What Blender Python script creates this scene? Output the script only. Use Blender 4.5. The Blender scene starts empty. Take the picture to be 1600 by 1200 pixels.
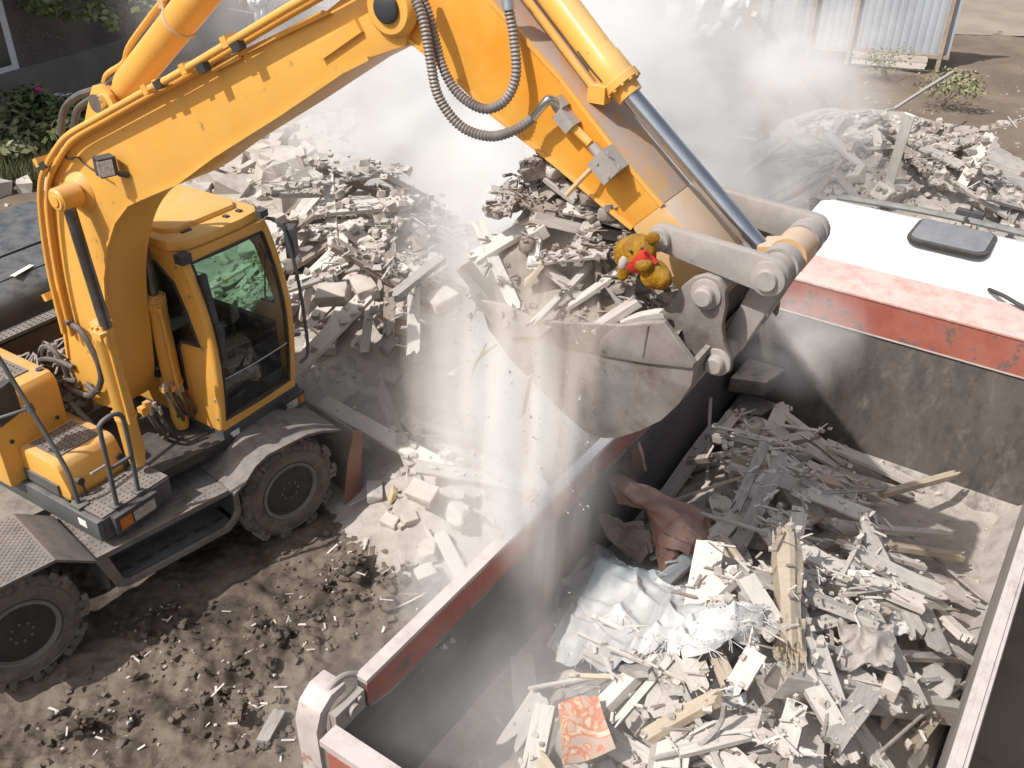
import bpy, bmesh, math, random
import numpy as np
from mathutils import Vector, Matrix, noise
random.seed(7)
rnd=random.random
def U(a,b): return a+(b-a)*random.random()
SC=bpy.context.scene; COL=SC.collection
PI=math.pi
# ------------------------------------------------------------------ camera solved from the photo
FPX,PITCH,ROLL,CAMH=1451.13,0.565752,0.0172444,6.1612
c_,s_=math.cos(PITCH),math.sin(PITCH)
R0=np.array([[1,0,0],[0,-s_,-c_],[0,c_,-s_]]); cr,sr=math.cos(ROLL),math.sin(ROLL)
RC=np.array([[cr,-sr,0],[sr,cr,0],[0,0,1]])@R0
CAM=np.array([0,0,CAMH])
def ray(u,v): return RC.T@np.array([(u-800)/FPX,(v-600)/FPX,1.0])
def wz(u,v,z):                       # photo point on the horizontal plane at height z
    d=ray(u,v); return Vector(CAM+d*(z-CAMH)/d[2])
def proj(P):
    q=RC@(np.array(P)-CAM); return (800+FPX*q[0]/q[2],600+FPX*q[1]/q[2])
def wp(u,v,P,n):
    d=ray(u,v); n=np.array(n); return Vector(CAM+d*(np.dot(np.array(P)-CAM,n)/np.dot(d,n)))
# excavator upper structure frame
TH=math.radians(-31.5); FV=Vector((math.cos(TH),math.sin(TH),0)); LV=Vector((-FV.y,FV.x,0)); SV=Vector((-3.6,7.15,0))
def up(x,y,z): return SV+FV*x+LV*y+Vector((0,0,z))
def up_in(P): d=P-SV; return Vector((d.dot(FV),d.dot(LV),P.z))
def pp(u,v,y):                       # photo point on the boom-parallel plane y -> local
    return up_in(wp(u,v,SV+LV*y,LV))
def pxz(u,v,y): p=pp(u,v,y); return (p.x,p.z)
def uz(u,v,z): return up_in(wz(u,v,z))
# truck frame
TY=0.982754; TO=Vector((-0.839053,2.79844,0))
TX=Vector((math.cos(TY),math.sin(TY),0)); TN=Vector((TX.y,-TX.x,0))
def bw(u,n,z): return TO+TX*u+TN*n+Vector((0,0,z))
def b_in(P): d=P-TO; return Vector((d.dot(TX),-d.dot(TN),P.z))
# ------------------------------------------------------------------ materials
def nt_new(name):
    m=bpy.data.materials.new(name); m.use_nodes=True; nt=m.node_tree
    for n in list(nt.nodes): nt.nodes.remove(n)
    return m,nt,nt.nodes,nt.links
def rgb(c): return (c[0],c[1],c[2],1)
def M(name,c1,c2=None,scale=4,rough=.6,metal=0,bump=0,bscale=30,dust=0,dustc=(.40,.355,.32),stretch=(1,1,1),rand=0.0,c3=None,c3scale=12,c3lo=.58,c3hi=.68,spec=.4,allover=0,grain=False,world=False,coat=0):
    m,nt,N,L=nt_new(name)
    out=N.new('ShaderNodeOutputMaterial'); b=N.new('ShaderNodeBsdfPrincipled'); L.new(b.outputs[0],out.inputs[0])
    b.inputs['Roughness'].default_value=rough; b.inputs['Metallic'].default_value=metal
    b.inputs['Specular IOR Level'].default_value=spec
    if coat: b.inputs['Coat Weight'].default_value=coat; b.inputs['Coat Roughness'].default_value=.15
    tc=N.new('ShaderNodeTexCoord'); mp=N.new('ShaderNodeMapping'); mp.inputs['Scale'].default_value=stretch
    if world:
        g=N.new('ShaderNodeNewGeometry'); L.new(g.outputs['Position'],mp.inputs['Vector'])
    else: L.new(tc.outputs['Object'],mp.inputs['Vector'])
    oi=N.new('ShaderNodeObjectInfo')
    cmb=N.new('ShaderNodeVectorMath'); cmb.operation='SCALE'; cmb.inputs[0].default_value=(37,19,53)
    L.new(oi.outputs['Random'],cmb.inputs['Scale'])
    if not world: L.new(cmb.outputs[0],mp.inputs['Location'])
    vec=mp.outputs[0]
    def nz(sc,det=6,r=.6):
        n=N.new('ShaderNodeTexNoise'); n.inputs['Scale'].default_value=sc; n.inputs['Detail'].default_value=det; n.inputs['Roughness'].default_value=r
        L.new(vec,n.inputs['Vector']); return n.outputs['Fac']
    def mr(x,a,b_,lo=0,hi=1):
        n=N.new('ShaderNodeMapRange'); n.interpolation_type='SMOOTHSTEP'; n.inputs[1].default_value=a; n.inputs[2].default_value=b_; n.inputs[3].default_value=lo; n.inputs[4].default_value=hi
        L.new(x,n.inputs[0]); return n.outputs[0]
    def mix(f,a,b_):
        n=N.new('ShaderNodeMix'); n.data_type='RGBA'
        for i,x in ((0,f),(6,a),(7,b_)):
            if isinstance(x,(float,int)): n.inputs[i].default_value=x
            elif isinstance(x,tuple): n.inputs[i].default_value=rgb(x)
            else: L.new(x,n.inputs[i])
        return n.outputs[2]
    col=c1
    if c2: col=mix(mr(nz(scale),.36,.64),c1,c2)
    if c3: col=mix(mr(nz(c3scale,8,.7),c3lo,c3hi),col,c3)
    if rand:
        h=N.new('ShaderNodeHueSaturation'); L.new(mr(oi.outputs['Random'],0,1,1-rand,1+rand),h.inputs['Value'])
        if isinstance(col,tuple): h.inputs['Color'].default_value=rgb(col)
        else: L.new(col,h.inputs['Color'])
        col=h.outputs[0]
    if dust or allover:
        g=N.new('ShaderNodeNewGeometry'); sx=N.new('ShaderNodeSeparateXYZ'); L.new(g.outputs['Normal'],sx.inputs[0])
        a=mr(sx.outputs['Z'],.15,.95,allover,dust)
        mu=N.new('ShaderNodeMath'); mu.operation='MULTIPLY'; mu.use_clamp=True; L.new(a,mu.inputs[0]); L.new(mr(nz(7,8,.72),.3,.62,.35,1.25),mu.inputs[1])
        col=mix(mu.outputs[0],col,dustc)
        L.new(mr(mu.outputs[0],0,1,rough,.95),b.inputs['Roughness'])
    if isinstance(col,tuple): b.inputs['Base Color'].default_value=rgb(col)
    else: L.new(col,b.inputs['Base Color'])
    if bump:
        bp=N.new('ShaderNodeBump'); bp.inputs['Strength'].default_value=min(1,bump); bp.inputs['Distance'].default_value=.01*max(1,bump)
        L.new(nz(bscale,8,.7),bp.inputs['Height']); L.new(bp.outputs[0],b.inputs['Normal'])
    return m
Y1=(.79,.41,.065); DUST=(.47,.42,.385)
MT={}
MT['yellow']=M('yellow_paint',Y1,(.74,.365,.055),scale=1.3,rough=.42,dust=.55,dustc=(.62,.45,.26),bump=.05,bscale=60,c3=(.30,.17,.06),c3scale=9,c3lo=.615,c3hi=.74,coat=.08,allover=.12)
MT['yellowdusty']=M('dusty_yellow_paint',(.60,.36,.14),(.62,.42,.26),scale=3,rough=.6,dust=.85,dustc=(.55,.44,.36),c3=(.2,.13,.08),c3scale=16,c3lo=.66,c3hi=.74,allover=.05)
MT['roof']=M('faded_roof_paint',(.80,.42,.07),(.80,.46,.13),scale=2,rough=.45,dust=.35,dustc=(.7,.5,.25),c3=(.3,.17,.06),c3scale=26,c3lo=.70,c3hi=.78)
MT['steel']=M('worn_bare_steel',(.42,.39,.37),(.25,.235,.225),scale=7,rough=.55,metal=.25,dust=.8,dustc=DUST,bump=.25,bscale=25,c3=(.16,.145,.14),c3scale=9,c3lo=.6,c3hi=.72,allover=.35)
MT['bucket']=M('dusty_bucket_steel',(.25,.222,.205),(.15,.126,.112),scale=3,rough=.7,metal=.1,dust=.55,dustc=(.5,.46,.43),bump=.3,bscale=22,c3=(.085,.060,.048),c3scale=3.2,c3lo=.46,c3hi=.68,allover=.10)
MT['chrome']=M('chrome_rod',(.68,.69,.72),(.55,.565,.59),scale=3,rough=.2,metal=1)
MT['chromedark']=M('oily_rod',(.20,.19,.19),(.12,.115,.115),scale=6,rough=.3,metal=.8)
MT['grey']=M('dark_grey_paint',(.085,.092,.097),(.065,.07,.074),scale=3,rough=.5,dust=.5,dustc=(.26,.24,.22),bump=.1,bscale=40,allover=.1)
MT['deck']=M('dirty_step_plate',(.10,.095,.092),(.15,.14,.13),scale=5,rough=.75,dust=.8,dustc=(.27,.24,.22),bump=.4,bscale=60,allover=.15)
MT['chassis']=M('muddy_chassis_steel',(.10,.095,.09),(.15,.135,.12),scale=4,rough=.8,dust=.85,dustc=(.30,.26,.225),bump=.4,bscale=35,allover=.3,c3=(.22,.17,.12),c3scale=5,c3lo=.6,c3hi=.75)
MT['black']=M('black_rubber_and_recess_shade',(.028,.027,.027),(.045,.042,.04),scale=8,rough=.65,dust=.35,dustc=(.2,.18,.165),allover=.06)
MT['tyre']=M('dusty_tyre_rubber',(.06,.056,.053),(.11,.098,.088),scale=4,rough=.9,dust=.75,dustc=(.30,.265,.235),bump=.3,bscale=40,allover=.35,c3=(.17,.14,.115),c3scale=3,c3lo=.5,c3hi=.7)
MT['rim']=M('muddy_rim',(.17,.17,.175),(.22,.20,.185),scale=5,rough=.7,dust=.6,dustc=(.26,.23,.2),bump=.2,allover=.2)
MT['hub']=M('muddy_hub',(.15,.12,.095),(.10,.09,.08),scale=8,rough=.9,dust=.5,bump=.4,allover=.3,dustc=(.27,.22,.18))
MT['hood']=M('black_hood_paint',(.05,.056,.062),(.035,.038,.042),scale=3,rough=.35,dust=.55,dustc=(.20,.205,.21),c3=(.11,.08,.06),c3scale=3,c3lo=.6,c3hi=.75)
MT['hose']=M('rubber_hose',(.05,.046,.045),(.09,.08,.075),scale=15,rough=.6,dust=.5,dustc=(.26,.23,.21),allover=.15)
MT['coil']=M('steel_coil_guard',(.30,.28,.27),(.22,.2,.19),scale=9,rough=.5,metal=.5,dust=.4,dustc=DUST,allover=.1)
MT['white']=M('white_paint',(.80,.80,.80),(.76,.755,.75),scale=2,rough=.4,dust=.25,dustc=(.72,.68,.66),coat=.1)
MT['sticker']=M('white_sticker',(.8,.8,.78),rough=.5)
MT['amber']=M('amber_lens',(.55,.17,.03),rough=.25)
MT['lens']=M('lamp_glass',(.62,.58,.55),(.4,.37,.35),scale=30,rough=.15,metal=.4)
MT['red']=M('chipped_red_paint',(.31,.062,.04),(.36,.105,.07),scale=3,rough=.6,c3=(.11,.075,.065),c3scale=7,c3lo=.54,c3hi=.62,dust=.9,dustc=(.62,.42,.37),bump=.15,bscale=40,allover=.10)
MT['pinkcap']=M('dusty_red_guard',(.50,.22,.17),(.56,.33,.28),scale=3,rough=.8,dust=.75,dustc=(.66,.50,.46),c3=(.62,.55,.52),c3scale=4,c3lo=.5,c3hi=.7)
MT['cap']=M('dusty_rail_cap',(.50,.43,.41),(.40,.34,.32),scale=4,rough=.8,dust=.9,dustc=(.60,.54,.52),bump=.25,c3=(.28,.12,.09),c3scale=6,c3lo=.53,c3hi=.66)
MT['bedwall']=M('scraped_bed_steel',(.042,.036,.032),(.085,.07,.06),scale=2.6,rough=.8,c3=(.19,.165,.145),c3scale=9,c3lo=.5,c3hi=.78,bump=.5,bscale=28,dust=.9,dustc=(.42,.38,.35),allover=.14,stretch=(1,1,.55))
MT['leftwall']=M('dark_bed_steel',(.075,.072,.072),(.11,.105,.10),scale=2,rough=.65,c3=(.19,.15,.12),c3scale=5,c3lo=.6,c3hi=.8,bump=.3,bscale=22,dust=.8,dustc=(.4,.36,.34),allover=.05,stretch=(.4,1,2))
MT['dustybed']=M('dust_covered_bed_steel',(.36,.325,.30),(.26,.23,.21),scale=3,rough=.9,bump=.3,bscale=30,dust=.9,dustc=(.50,.455,.42),allover=.4)
MT['tailgrey']=M('grey_brown_paint',(.27,.22,.19),(.22,.18,.155),scale=3,rough=.7,dust=.6,dustc=DUST)
MT['tailyellow']=M('yellow_stripe_paint',(.66,.32,.03),(.55,.25,.03),scale=5,rough=.6,allover=.1,dust=.3)
MT['wood']=M('pale_dusty_wood',(.60,.545,.49),(.45,.395,.345),scale=5,stretch=(1.2,9,9),rough=.85,bump=.5,bscale=14,dust=.75,dustc=(.66,.615,.575),rand=.24,c3=(.26,.205,.165),c3scale=7,c3lo=.6,c3hi=.76,allover=.3)
MT['greywood']=M('grey_weathered_wood',(.40,.37,.345),(.28,.255,.235),scale=5,stretch=(1.2,9,9),rough=.9,bump=.6,bscale=14,dust=.6,dustc=(.5,.46,.43),rand=.3,c3=(.13,.105,.09),c3scale=6,c3lo=.58,c3hi=.74,allover=.2)
MT['brownwood']=M('brown_old_wood',(.22,.155,.11),(.14,.10,.075),scale=5,stretch=(1.2,9,9),rough=.9,bump=.6,bscale=14,dust=.55,dustc=(.45,.40,.36),rand=.3,allover=.18)
MT['freshwood']=M('freshly_split_wood',(.62,.52,.39),(.50,.40,.28),scale=5,stretch=(1.2,14,14),rough=.85,bump=.9,bscale=12,dust=.5,dustc=(.58,.50,.42),rand=.15,c3=(.30,.19,.10),c3scale=7,c3lo=.6,c3hi=.72,allover=.15)
MT['whitewood']=M('white_painted_wood',(.76,.74,.71),(.68,.65,.61),scale=3,stretch=(1.2,6,6),rough=.7,dust=.3,dustc=(.7,.66,.62),bump=.2)
MT['plaster']=M('pale_plaster',(.53,.475,.42),(.40,.35,.305),scale=5,rough=.95,bump=.5,bscale=18,rand=.22,dust=.6,dustc=(.59,.54,.495),allover=.2)
MT['concrete']=M('grey_concrete',(.36,.34,.32),(.28,.26,.245),scale=6,rough=.95,bump=.6,bscale=22,rand=.25,dust=.6,dustc=(.52,.48,.45),allover=.2)
MT['brick']=M('dusty_pink_brick',(.42,.30,.25),(.36,.24,.19),scale=6,rough=.95,bump=.4,bscale=25,rand=.2,dust=.7,dustc=(.55,.49,.45),allover=.35)
MT['soilheap']=M('dry_crumbled_soil',(.30,.25,.21),(.19,.152,.125),scale=6,rough=1,bump=1.0,bscale=35,dust=.4,dustc=(.46,.41,.37),world=True)
MT['bedheap']=M('grey_dust_and_crumbs',(.48,.43,.39),(.33,.29,.26),scale=5,rough=1,bump=1.0,bscale=40,dust=.5,dustc=(.50,.455,.42),world=True,c3=(.14,.12,.105),c3scale=8,c3lo=.58,c3hi=.68)
MT['pipe']=M('galvanised_pipe',(.5,.52,.55),(.4,.41,.43),scale=9,rough=.35,metal=.7,dust=.4)
MT['rust']=M('rusty_sheet_steel',(.36,.17,.115),(.27,.12,.08),scale=5,rough=.6,bump=.3,bscale=20,c3=(.36,.24,.19),c3scale=4,c3lo=.5,c3hi=.7,dust=.45,dustc=(.45,.33,.28),allover=.12)
MT['cloth']=M('white_woven_sack',(.60,.60,.605),(.46,.46,.465),scale=6,rough=.95,bump=.5,bscale=70,dust=.2,dustc=(.7,.68,.66))
MT['plush']=M('mustard_plush',(.47,.245,.016),(.30,.135,.010),scale=16,rough=1,bump=1.5,bscale=70,spec=.05,dust=.3,dustc=(.48,.36,.18),allover=.05)
MT['bandana']=M('red_felt',(.62,.05,.03),(.5,.035,.025),scale=12,rough=.9,bump=.3,bscale=60)
MT['paw']=M('grey_felt',(.42,.38,.35),(.35,.31,.28),scale=12,rough=1,bump=.4)
MT['leaf']=M('green_leaf',(.085,.12,.034),(.15,.17,.07),scale=1.5,rough=.6,rand=.25,world=True,c3=(.20,.21,.12),c3scale=5,c3lo=.55,c3hi=.7)
MT['leaf2']=M('dry_weed_leaf',(.16,.18,.085),(.25,.24,.14),scale=1.5,rough=.7,rand=.25,world=True)
MT['grassm']=M('grass_blade',(.11,.125,.05),(.19,.18,.09),scale=1.2,rough=.8,world=True)
MT['petal']=M('magenta_petal',(.4,.06,.25),rough=.7)
MT['dash']=M('dark_cab_plastic',(.045,.045,.05),(.07,.07,.075),scale=6,rough=.6,dust=.3,dustc=(.2,.19,.18))
MT['seat']=M('grey_seat_cloth',(.07,.07,.075),(.1,.1,.1),scale=9,rough=.95)
MT['tarp']=M('white_plastic_tarp',(.72,.72,.73),(.62,.62,.64),scale=1.5,rough=.5,bump=.2,bscale=4)
MT['fencem']=M('pale_ribbed_sheet',(.44,.47,.51),(.38,.405,.44),scale=1.2,rough=.55,c3=(.45,.42,.40),c3scale=2,c3lo=.6,c3hi=.75)
MT['fencewood']=M('fence_timber',(.44,.36,.28),(.34,.27,.21),scale=4,rough=.9,bump=.3)
MT['road']=M('pale_dusty_road',(.36,.30,.245),(.29,.24,.195),scale=.6,rough=1,bump=.4,world=True)
MT['plinth']=M('grey_plinth_render',(.20,.19,.185),(.16,.15,.145),scale=2,rough=.95,bump=.4,bscale=20)
MT['curb']=M('pale_window_frame',(.6,.66,.72),rough=.5)
MT['winglass']=M('dark_window_glass',(.05,.06,.07),rough=.1,spec=.8)
def mat_wall():
    m=M('dark_pebbledash',(.135,.125,.118),(.10,.092,.088),scale=1.2,rough=1,bump=3,bscale=9,c3=(.19,.175,.165),c3scale=14,c3lo=.5,c3hi=.66)
    return m
MT['pebble']=mat_wall()
def mat_soil():
    m=M('churned_soil',(.205,.165,.131),(.135,.107,.084),scale=1.1,rough=1,bump=1.6,bscale=16,world=True,c3=(.072,.056,.045),c3scale=1.1,c3lo=.46,c3hi=.62)
    return m
MT['soil']=mat_soil()
MT['farsoil']=M('dry_far_soil',(.23,.178,.135),(.165,.125,.095),scale=.5,rough=1,bump=1.2,bscale=6,world=True,c3=(.15,.12,.10),c3scale=.9,c3lo=.55,c3hi=.7)
MT['clod']=M('dark_wet_clod',(.085,.066,.052),(.14,.11,.088),scale=6,rough=1,bump=1,bscale=25,rand=.25,dust=.4,dustc=(.19,.16,.14))
def glass(name,tint,refl=.08,rough=.02):
    m,nt,N,L=nt_new(name); out=N.new('ShaderNodeOutputMaterial')
    t=N.new('ShaderNodeBsdfTransparent'); t.inputs[0].default_value=rgb(tint)
    g=N.new('ShaderNodeBsdfGlossy'); g.inputs['Roughness'].default_value=rough
    fr=N.new('ShaderNodeValue'); fr.outputs[0].default_value=.06
    d=N.new('ShaderNodeBsdfDiffuse'); d.inputs[0].default_value=(.45,.42,.4,1)
    tc=N.new('ShaderNodeTexCoord'); nz=N.new('ShaderNodeTexNoise'); nz.inputs['Scale'].default_value=3; nz.inputs['Detail'].default_value=8; L.new(tc.outputs['Object'],nz.inputs['Vector'])
    mr=N.new('ShaderNodeMapRange'); mr.inputs[1].default_value=.45; mr.inputs[2].default_value=.8; mr.inputs[3].default_value=.01; mr.inputs[4].default_value=.08; L.new(nz.outputs['Fac'],mr.inputs[0])
    m0=N.new('ShaderNodeMixShader'); L.new(mr.outputs[0],m0.inputs[0]); L.new(t.outputs[0],m0.inputs[1]); L.new(d.outputs[0],m0.inputs[2])
    mx=N.new('ShaderNodeMixShader'); L.new(fr.outputs[0],mx.inputs[0]); L.new(m0.outputs[0],mx.inputs[1]); L.new(g.outputs[0],mx.inputs[2]); L.new(mx.outputs[0],out.inputs[0])
    return m
MT['glass']=glass('tinted_cab_glass',(.58,.61,.60)); MT['greenglass']=glass('green_cab_glass',(.62,.86,.70))
def dustmat(name,dens,nscale=.7,lo=.38,hi=.66,pw=1.0,stretch=(1,1,1),col=(.86,.83,.82),aniso=-.3,floor=0.0,seed=0):
    m,nt,N,L=nt_new(name); out=N.new('ShaderNodeOutputMaterial')
    pv=N.new('ShaderNodeVolumeScatter'); pv.inputs['Color'].default_value=rgb(col); pv.inputs['Anisotropy'].default_value=aniso
    L.new(pv.outputs[0],out.inputs['Volume'])
    tc=N.new('ShaderNodeTexCoord'); ln=N.new('ShaderNodeVectorMath'); ln.operation='LENGTH'; L.new(tc.outputs['Object'],ln.inputs[0])
    g=N.new('ShaderNodeNewGeometry'); mp=N.new('ShaderNodeMapping'); mp.inputs['Scale'].default_value=stretch; mp.inputs['Location'].default_value=(seed*3.1,seed*1.7,seed*2.3); L.new(g.outputs['Position'],mp.inputs[0])
    nz=N.new('ShaderNodeTexNoise'); nz.inputs['Scale'].default_value=nscale; nz.inputs['Detail'].default_value=5; nz.inputs['Roughness'].default_value=.58; nz.inputs['Distortion'].default_value=.45; L.new(mp.outputs[0],nz.inputs['Vector'])
    def math_(op,a,b=None,cl=False):
        n=N.new('ShaderNodeMath'); n.operation=op; n.use_clamp=cl
        for i,x in enumerate((a,b)):
            if x is None: continue
            if isinstance(x,(int,float)): n.inputs[i].default_value=x
            else: L.new(x,n.inputs[i])
        return n.outputs[0]
    fall=math_('POWER',math_('SUBTRACT',1.0,ln.outputs['Value'],True),pw)
    mr=N.new('ShaderNodeMapRange'); mr.interpolation_type='SMOOTHSTEP'; mr.inputs[1].default_value=lo; mr.inputs[2].default_value=hi; mr.inputs[3].default_value=floor; mr.inputs[4].default_value=1
    L.new(nz.outputs['Fac'],mr.inputs[0])
    d=math_('MULTIPLY',math_('MULTIPLY',fall,mr.outputs[0]),dens)
    L.new(d,pv.inputs['Density']); return m
# ------------------------------------------------------------------ mesh builder
def spline(pts,n=8):
    P=[Vector(p) for p in pts]; out=[]
    if len(P)<3:
        return [P[0].lerp(P[-1],i/n) for i in range(n+1)]
    Q=[P[0]*2-P[1]]+P+[P[-1]*2-P[-2]]
    for i in range(1,len(Q)-2):
        a,b,c,d=Q[i-1],Q[i],Q[i+1],Q[i+2]
        for k in range(n):
            t=k/n; out.append(.5*((2*b)+(c-a)*t+(2*a-5*b+4*c-d)*t*t+(3*b-a-3*c+d)*t**3))
    out.append(P[-1]); return out
class MB:
    def __init__(s,mtx=None): s.bm=bmesh.new(); s.m=mtx
    def _v(s,p):
        p=Vector(p); return s.bm.verts.new(s.m@p if s.m else p)
    def _bev(s,faces,w,seg=2):
        if w<=0: return
        ed=set()
        for f in faces:
            for e in f.edges: ed.add(e)
        ed=[e for e in ed if len(e.link_faces)==2 and e.calc_face_angle(0)>.5]
        try: bmesh.ops.bevel(s.bm,geom=ed,offset=w,segments=seg,profile=.6,affect='EDGES',clamp_overlap=True)
        except Exception: pass
    def box(s,c,d,M=None,bev=.006,taper=1.0):
        v=[]
        for k in (-1,1):
            for (i,j) in ((-1,-1),(1,-1),(1,1),(-1,1)):
                t=taper if k>0 else 1
                p=Vector((i*d[0]/2*t,j*d[1]/2*t,k*d[2]/2))
                p=(M@p if M else p)+Vector(c); v.append(s._v(p))
        fs=[s.bm.faces.new([v[i] for i in q]) for q in ((3,2,1,0),(4,5,6,7),(0,1,5,4),(1,2,6,5),(2,3,7,6),(3,0,4,7))]
        s._bev(fs,bev); return s
    def b2(s,a,b,bev=.006):          # box from min/max corners
        a=Vector(a);b=Vector(b); return s.box((a+b)/2,[abs(x) for x in (b-a)],bev=bev)
    def prism(s,poly,y0,y1,bev=.006,axis='xz'):
        def P(a,b,y): return {'xz':(a,y,b),'xy':(a,b,y),'yz':(y,a,b)}[axis]
        A=[s._v(P(a,b,y0)) for a,b in poly]; B=[s._v(P(a,b,y1)) for a,b in poly]; n=len(poly)
        fs=[s.bm.faces.new(A),s.bm.faces.new(B[::-1])]+[s.bm.faces.new((A[i],B[i],B[(i+1)%n],A[(i+1)%n])) for i in range(n)]
        bmesh.ops.recalc_face_normals(s.bm,faces=fs)
        s._bev(fs,bev); return s
    def tube(s,pts,r,n=8,caps=True):
        P=[Vector(p) for p in pts]; k=len(P); R=r if isinstance(r,(list,tuple)) else [r]*k
        T=[]
        for i in range(k):
            a=P[max(0,i-1)]; b=P[min(k-1,i+1)]; j=1
            d=b-a
            if d.length<1e-7: d=P[-1]-P[0]
            T.append(d.normalized())
        ref=Vector((0,0,1)) if abs(T[0].z)<.9 else Vector((1,0,0))
        u=T[0].cross(ref).normalized(); rings=[]
        for i in range(k):
            u=(u-T[i]*u.dot(T[i])).normalized(); w=T[i].cross(u)
            rings.append([s._v(P[i]+(u*math.cos(2*PI*j/n)+w*math.sin(2*PI*j/n))*R[i]) for j in range(n)])
        for i in range(k-1):
            for j in range(n):
                s.bm.faces.new((rings[i][j],rings[i][(j+1)%n],rings[i+1][(j+1)%n],rings[i+1][j]))
        if caps: s.bm.faces.new(rings[0][::-1]); s.bm.faces.new(rings[-1])
        return s
    def cyl(s,a,b,r,n=20,r2=None): return s.tube([a,b],[r,r2 if r2 else r],n)
    def lathe(s,org,ax,prof,n=28,caps=True):   # prof: (dist along axis, radius)
        o=Vector(org); ax=Vector(ax).normalized()
        ref=Vector((0,0,1)) if abs(ax.z)<.9 else Vector((1,0,0)); u=ax.cross(ref).normalized(); w=ax.cross(u)
        rings=[[s._v(o+ax*d+(u*math.cos(2*PI*j/n)+w*math.sin(2*PI*j/n))*r) for j in range(n)] for d,r in prof]
        for i in range(len(prof)-1):
            for j in range(n): s.bm.faces.new((rings[i][j],rings[i][(j+1)%n],rings[i+1][(j+1)%n],rings[i+1][j]))
        if caps: s.bm.faces.new(rings[0][::-1]); s.bm.faces.new(rings[-1])
        else:
            for j in range(n): s.bm.faces.new((rings[-1][j],rings[-1][(j+1)%n],rings[0][(j+1)%n],rings[0][j]))
        return s
    def coil(s,pts,r,pitch=.018,n=10):
        sp=spline(pts,24); 
        L=[0]
        for a,b in zip(sp,sp[1:]): L.append(L[-1]+(b-a).length)
        tot=L[-1]; k=int(tot/pitch*2); out=[];R=[]; j=0
        for i in range(k+1):
            d=tot*i/k
            while j<len(L)-2 and L[j+1]<d: j+=1
            t=(d-L[j])/max(1e-6,L[j+1]-L[j]); out.append(sp[j].lerp(sp[j+1],t)); R.append(r if i%2 else r*.74)
        return s.tube(out,R,n)
    def hull(s,pts):
        vs=[s._v(p) for p in pts]
        r=bmesh.ops.convex_hull(s.bm,input=vs)
        bad=[g for g in r['geom_interior'] if isinstance(g,bmesh.types.BMVert)]
        if bad: bmesh.ops.delete(s.bm,geom=bad,context='VERTS')
        return s
    def grid(s,f,nu,nv,thick=0):
        V=[[s._v(f(i/nu,j/nv)) for j in range(nv+1)] for i in range(nu+1)]
        fs=[s.bm.faces.new((V[i][j],V[i+1][j],V[i+1][j+1],V[i][j+1])) for i in range(nu) for j in range(nv)]
        if thick:
            bmesh.ops.recalc_face_normals(s.bm,faces=fs)
            bmesh.ops.solidify(s.bm,geom=fs,thickness=thick)
        return s
    def build(s,name,mat,parent=None,smooth=38,loc=None):
        bm=s.bm; bm.normal_update()
        ang=math.radians(smooth)
        for e in bm.edges:
            e.smooth=not(len(e.link_faces)==2 and e.calc_face_angle(0)>ang)
        for f in bm.faces: f.smooth=True
        me=bpy.data.meshes.new(name); bm.to_mesh(me); bm.free()
        if mat: me.materials.append(MT[mat] if isinstance(mat,str) else mat)
        o=bpy.data.objects.new(name,me); COL.objects.link(o)
        if parent: o.parent=parent
        if loc is not None: o.location=loc
        return o
def tag(o,label=None,cat=None,group=None,kind=None):
    if label: o['label']=label
    if cat: o['category']=cat
    if group: o['group']=group
    if kind: o['kind']=kind
    return o
def empty(name,loc,rz=0):
    o=bpy.data.objects.new(name,None); COL.objects.link(o); o.location=loc; o.rotation_euler=(0,0,rz); return o
# ------------------------------------------------------------------ world, sun, camera
w=bpy.data.worlds.new("World"); SC.world=w; w.use_nodes=True
sk=w.node_tree.nodes.new('ShaderNodeTexSky'); sk.sky_type='NISHITA'; sk.sun_disc=False
SUN=Vector((-.84,-.54,0)).normalized(); EL=math.radians(50); SUN=Vector((SUN.x*math.cos(EL),SUN.y*math.cos(EL),math.sin(EL)))
sk.sun_elevation=EL; sk.sun_rotation=math.atan2(SUN.x,SUN.y)%(2*PI); sk.dust_density=3; sk.ozone_density=1
bg=w.node_tree.nodes['Background']; hs=w.node_tree.nodes.new('ShaderNodeHueSaturation'); hs.inputs['Saturation'].default_value=.42; w.node_tree.links.new(sk.outputs[0],hs.inputs['Color']); w.node_tree.links.new(hs.outputs[0],bg.inputs[0]); bg.inputs[1].default_value=.125
sl=bpy.data.lights.new('sun','SUN'); sl.energy=4.25; sl.angle=math.radians(.53); sl.color=(1,.955,.89)
so=bpy.data.objects.new('sun',sl); COL.objects.link(so); so.rotation_euler=(-SUN).to_track_quat('-Z','Y').to_euler()
cd=bpy.data.cameras.new('camera'); co=bpy.data.objects.new('camera',cd); COL.objects.link(co)
cd.sensor_width=36; cd.lens=36*FPX/1600; cd.clip_end=2000; cd.clip_start=.05
mw=Matrix.Identity(4)
for i in range(3):
    mw[i][0]=RC[0][i]; mw[i][1]=-RC[1][i]; mw[i][2]=-RC[2][i]
mw.translation=Vector(CAM); co.matrix_world=mw; SC.camera=co
SC.view_settings.view_transform='Standard'; SC.view_settings.look='None'; SC.view_settings.exposure=0
cy=SC.cycles; cy.max_bounces=8; cy.volume_bounces=4; cy.transparent_max_bounces=10; cy.volume_step_rate=1.6; cy.volume_max_steps=64; cy.use_denoising=True
cy.diffuse_bounces=3; cy.glossy_bounces=3; cy.transmission_bounces=4
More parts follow.
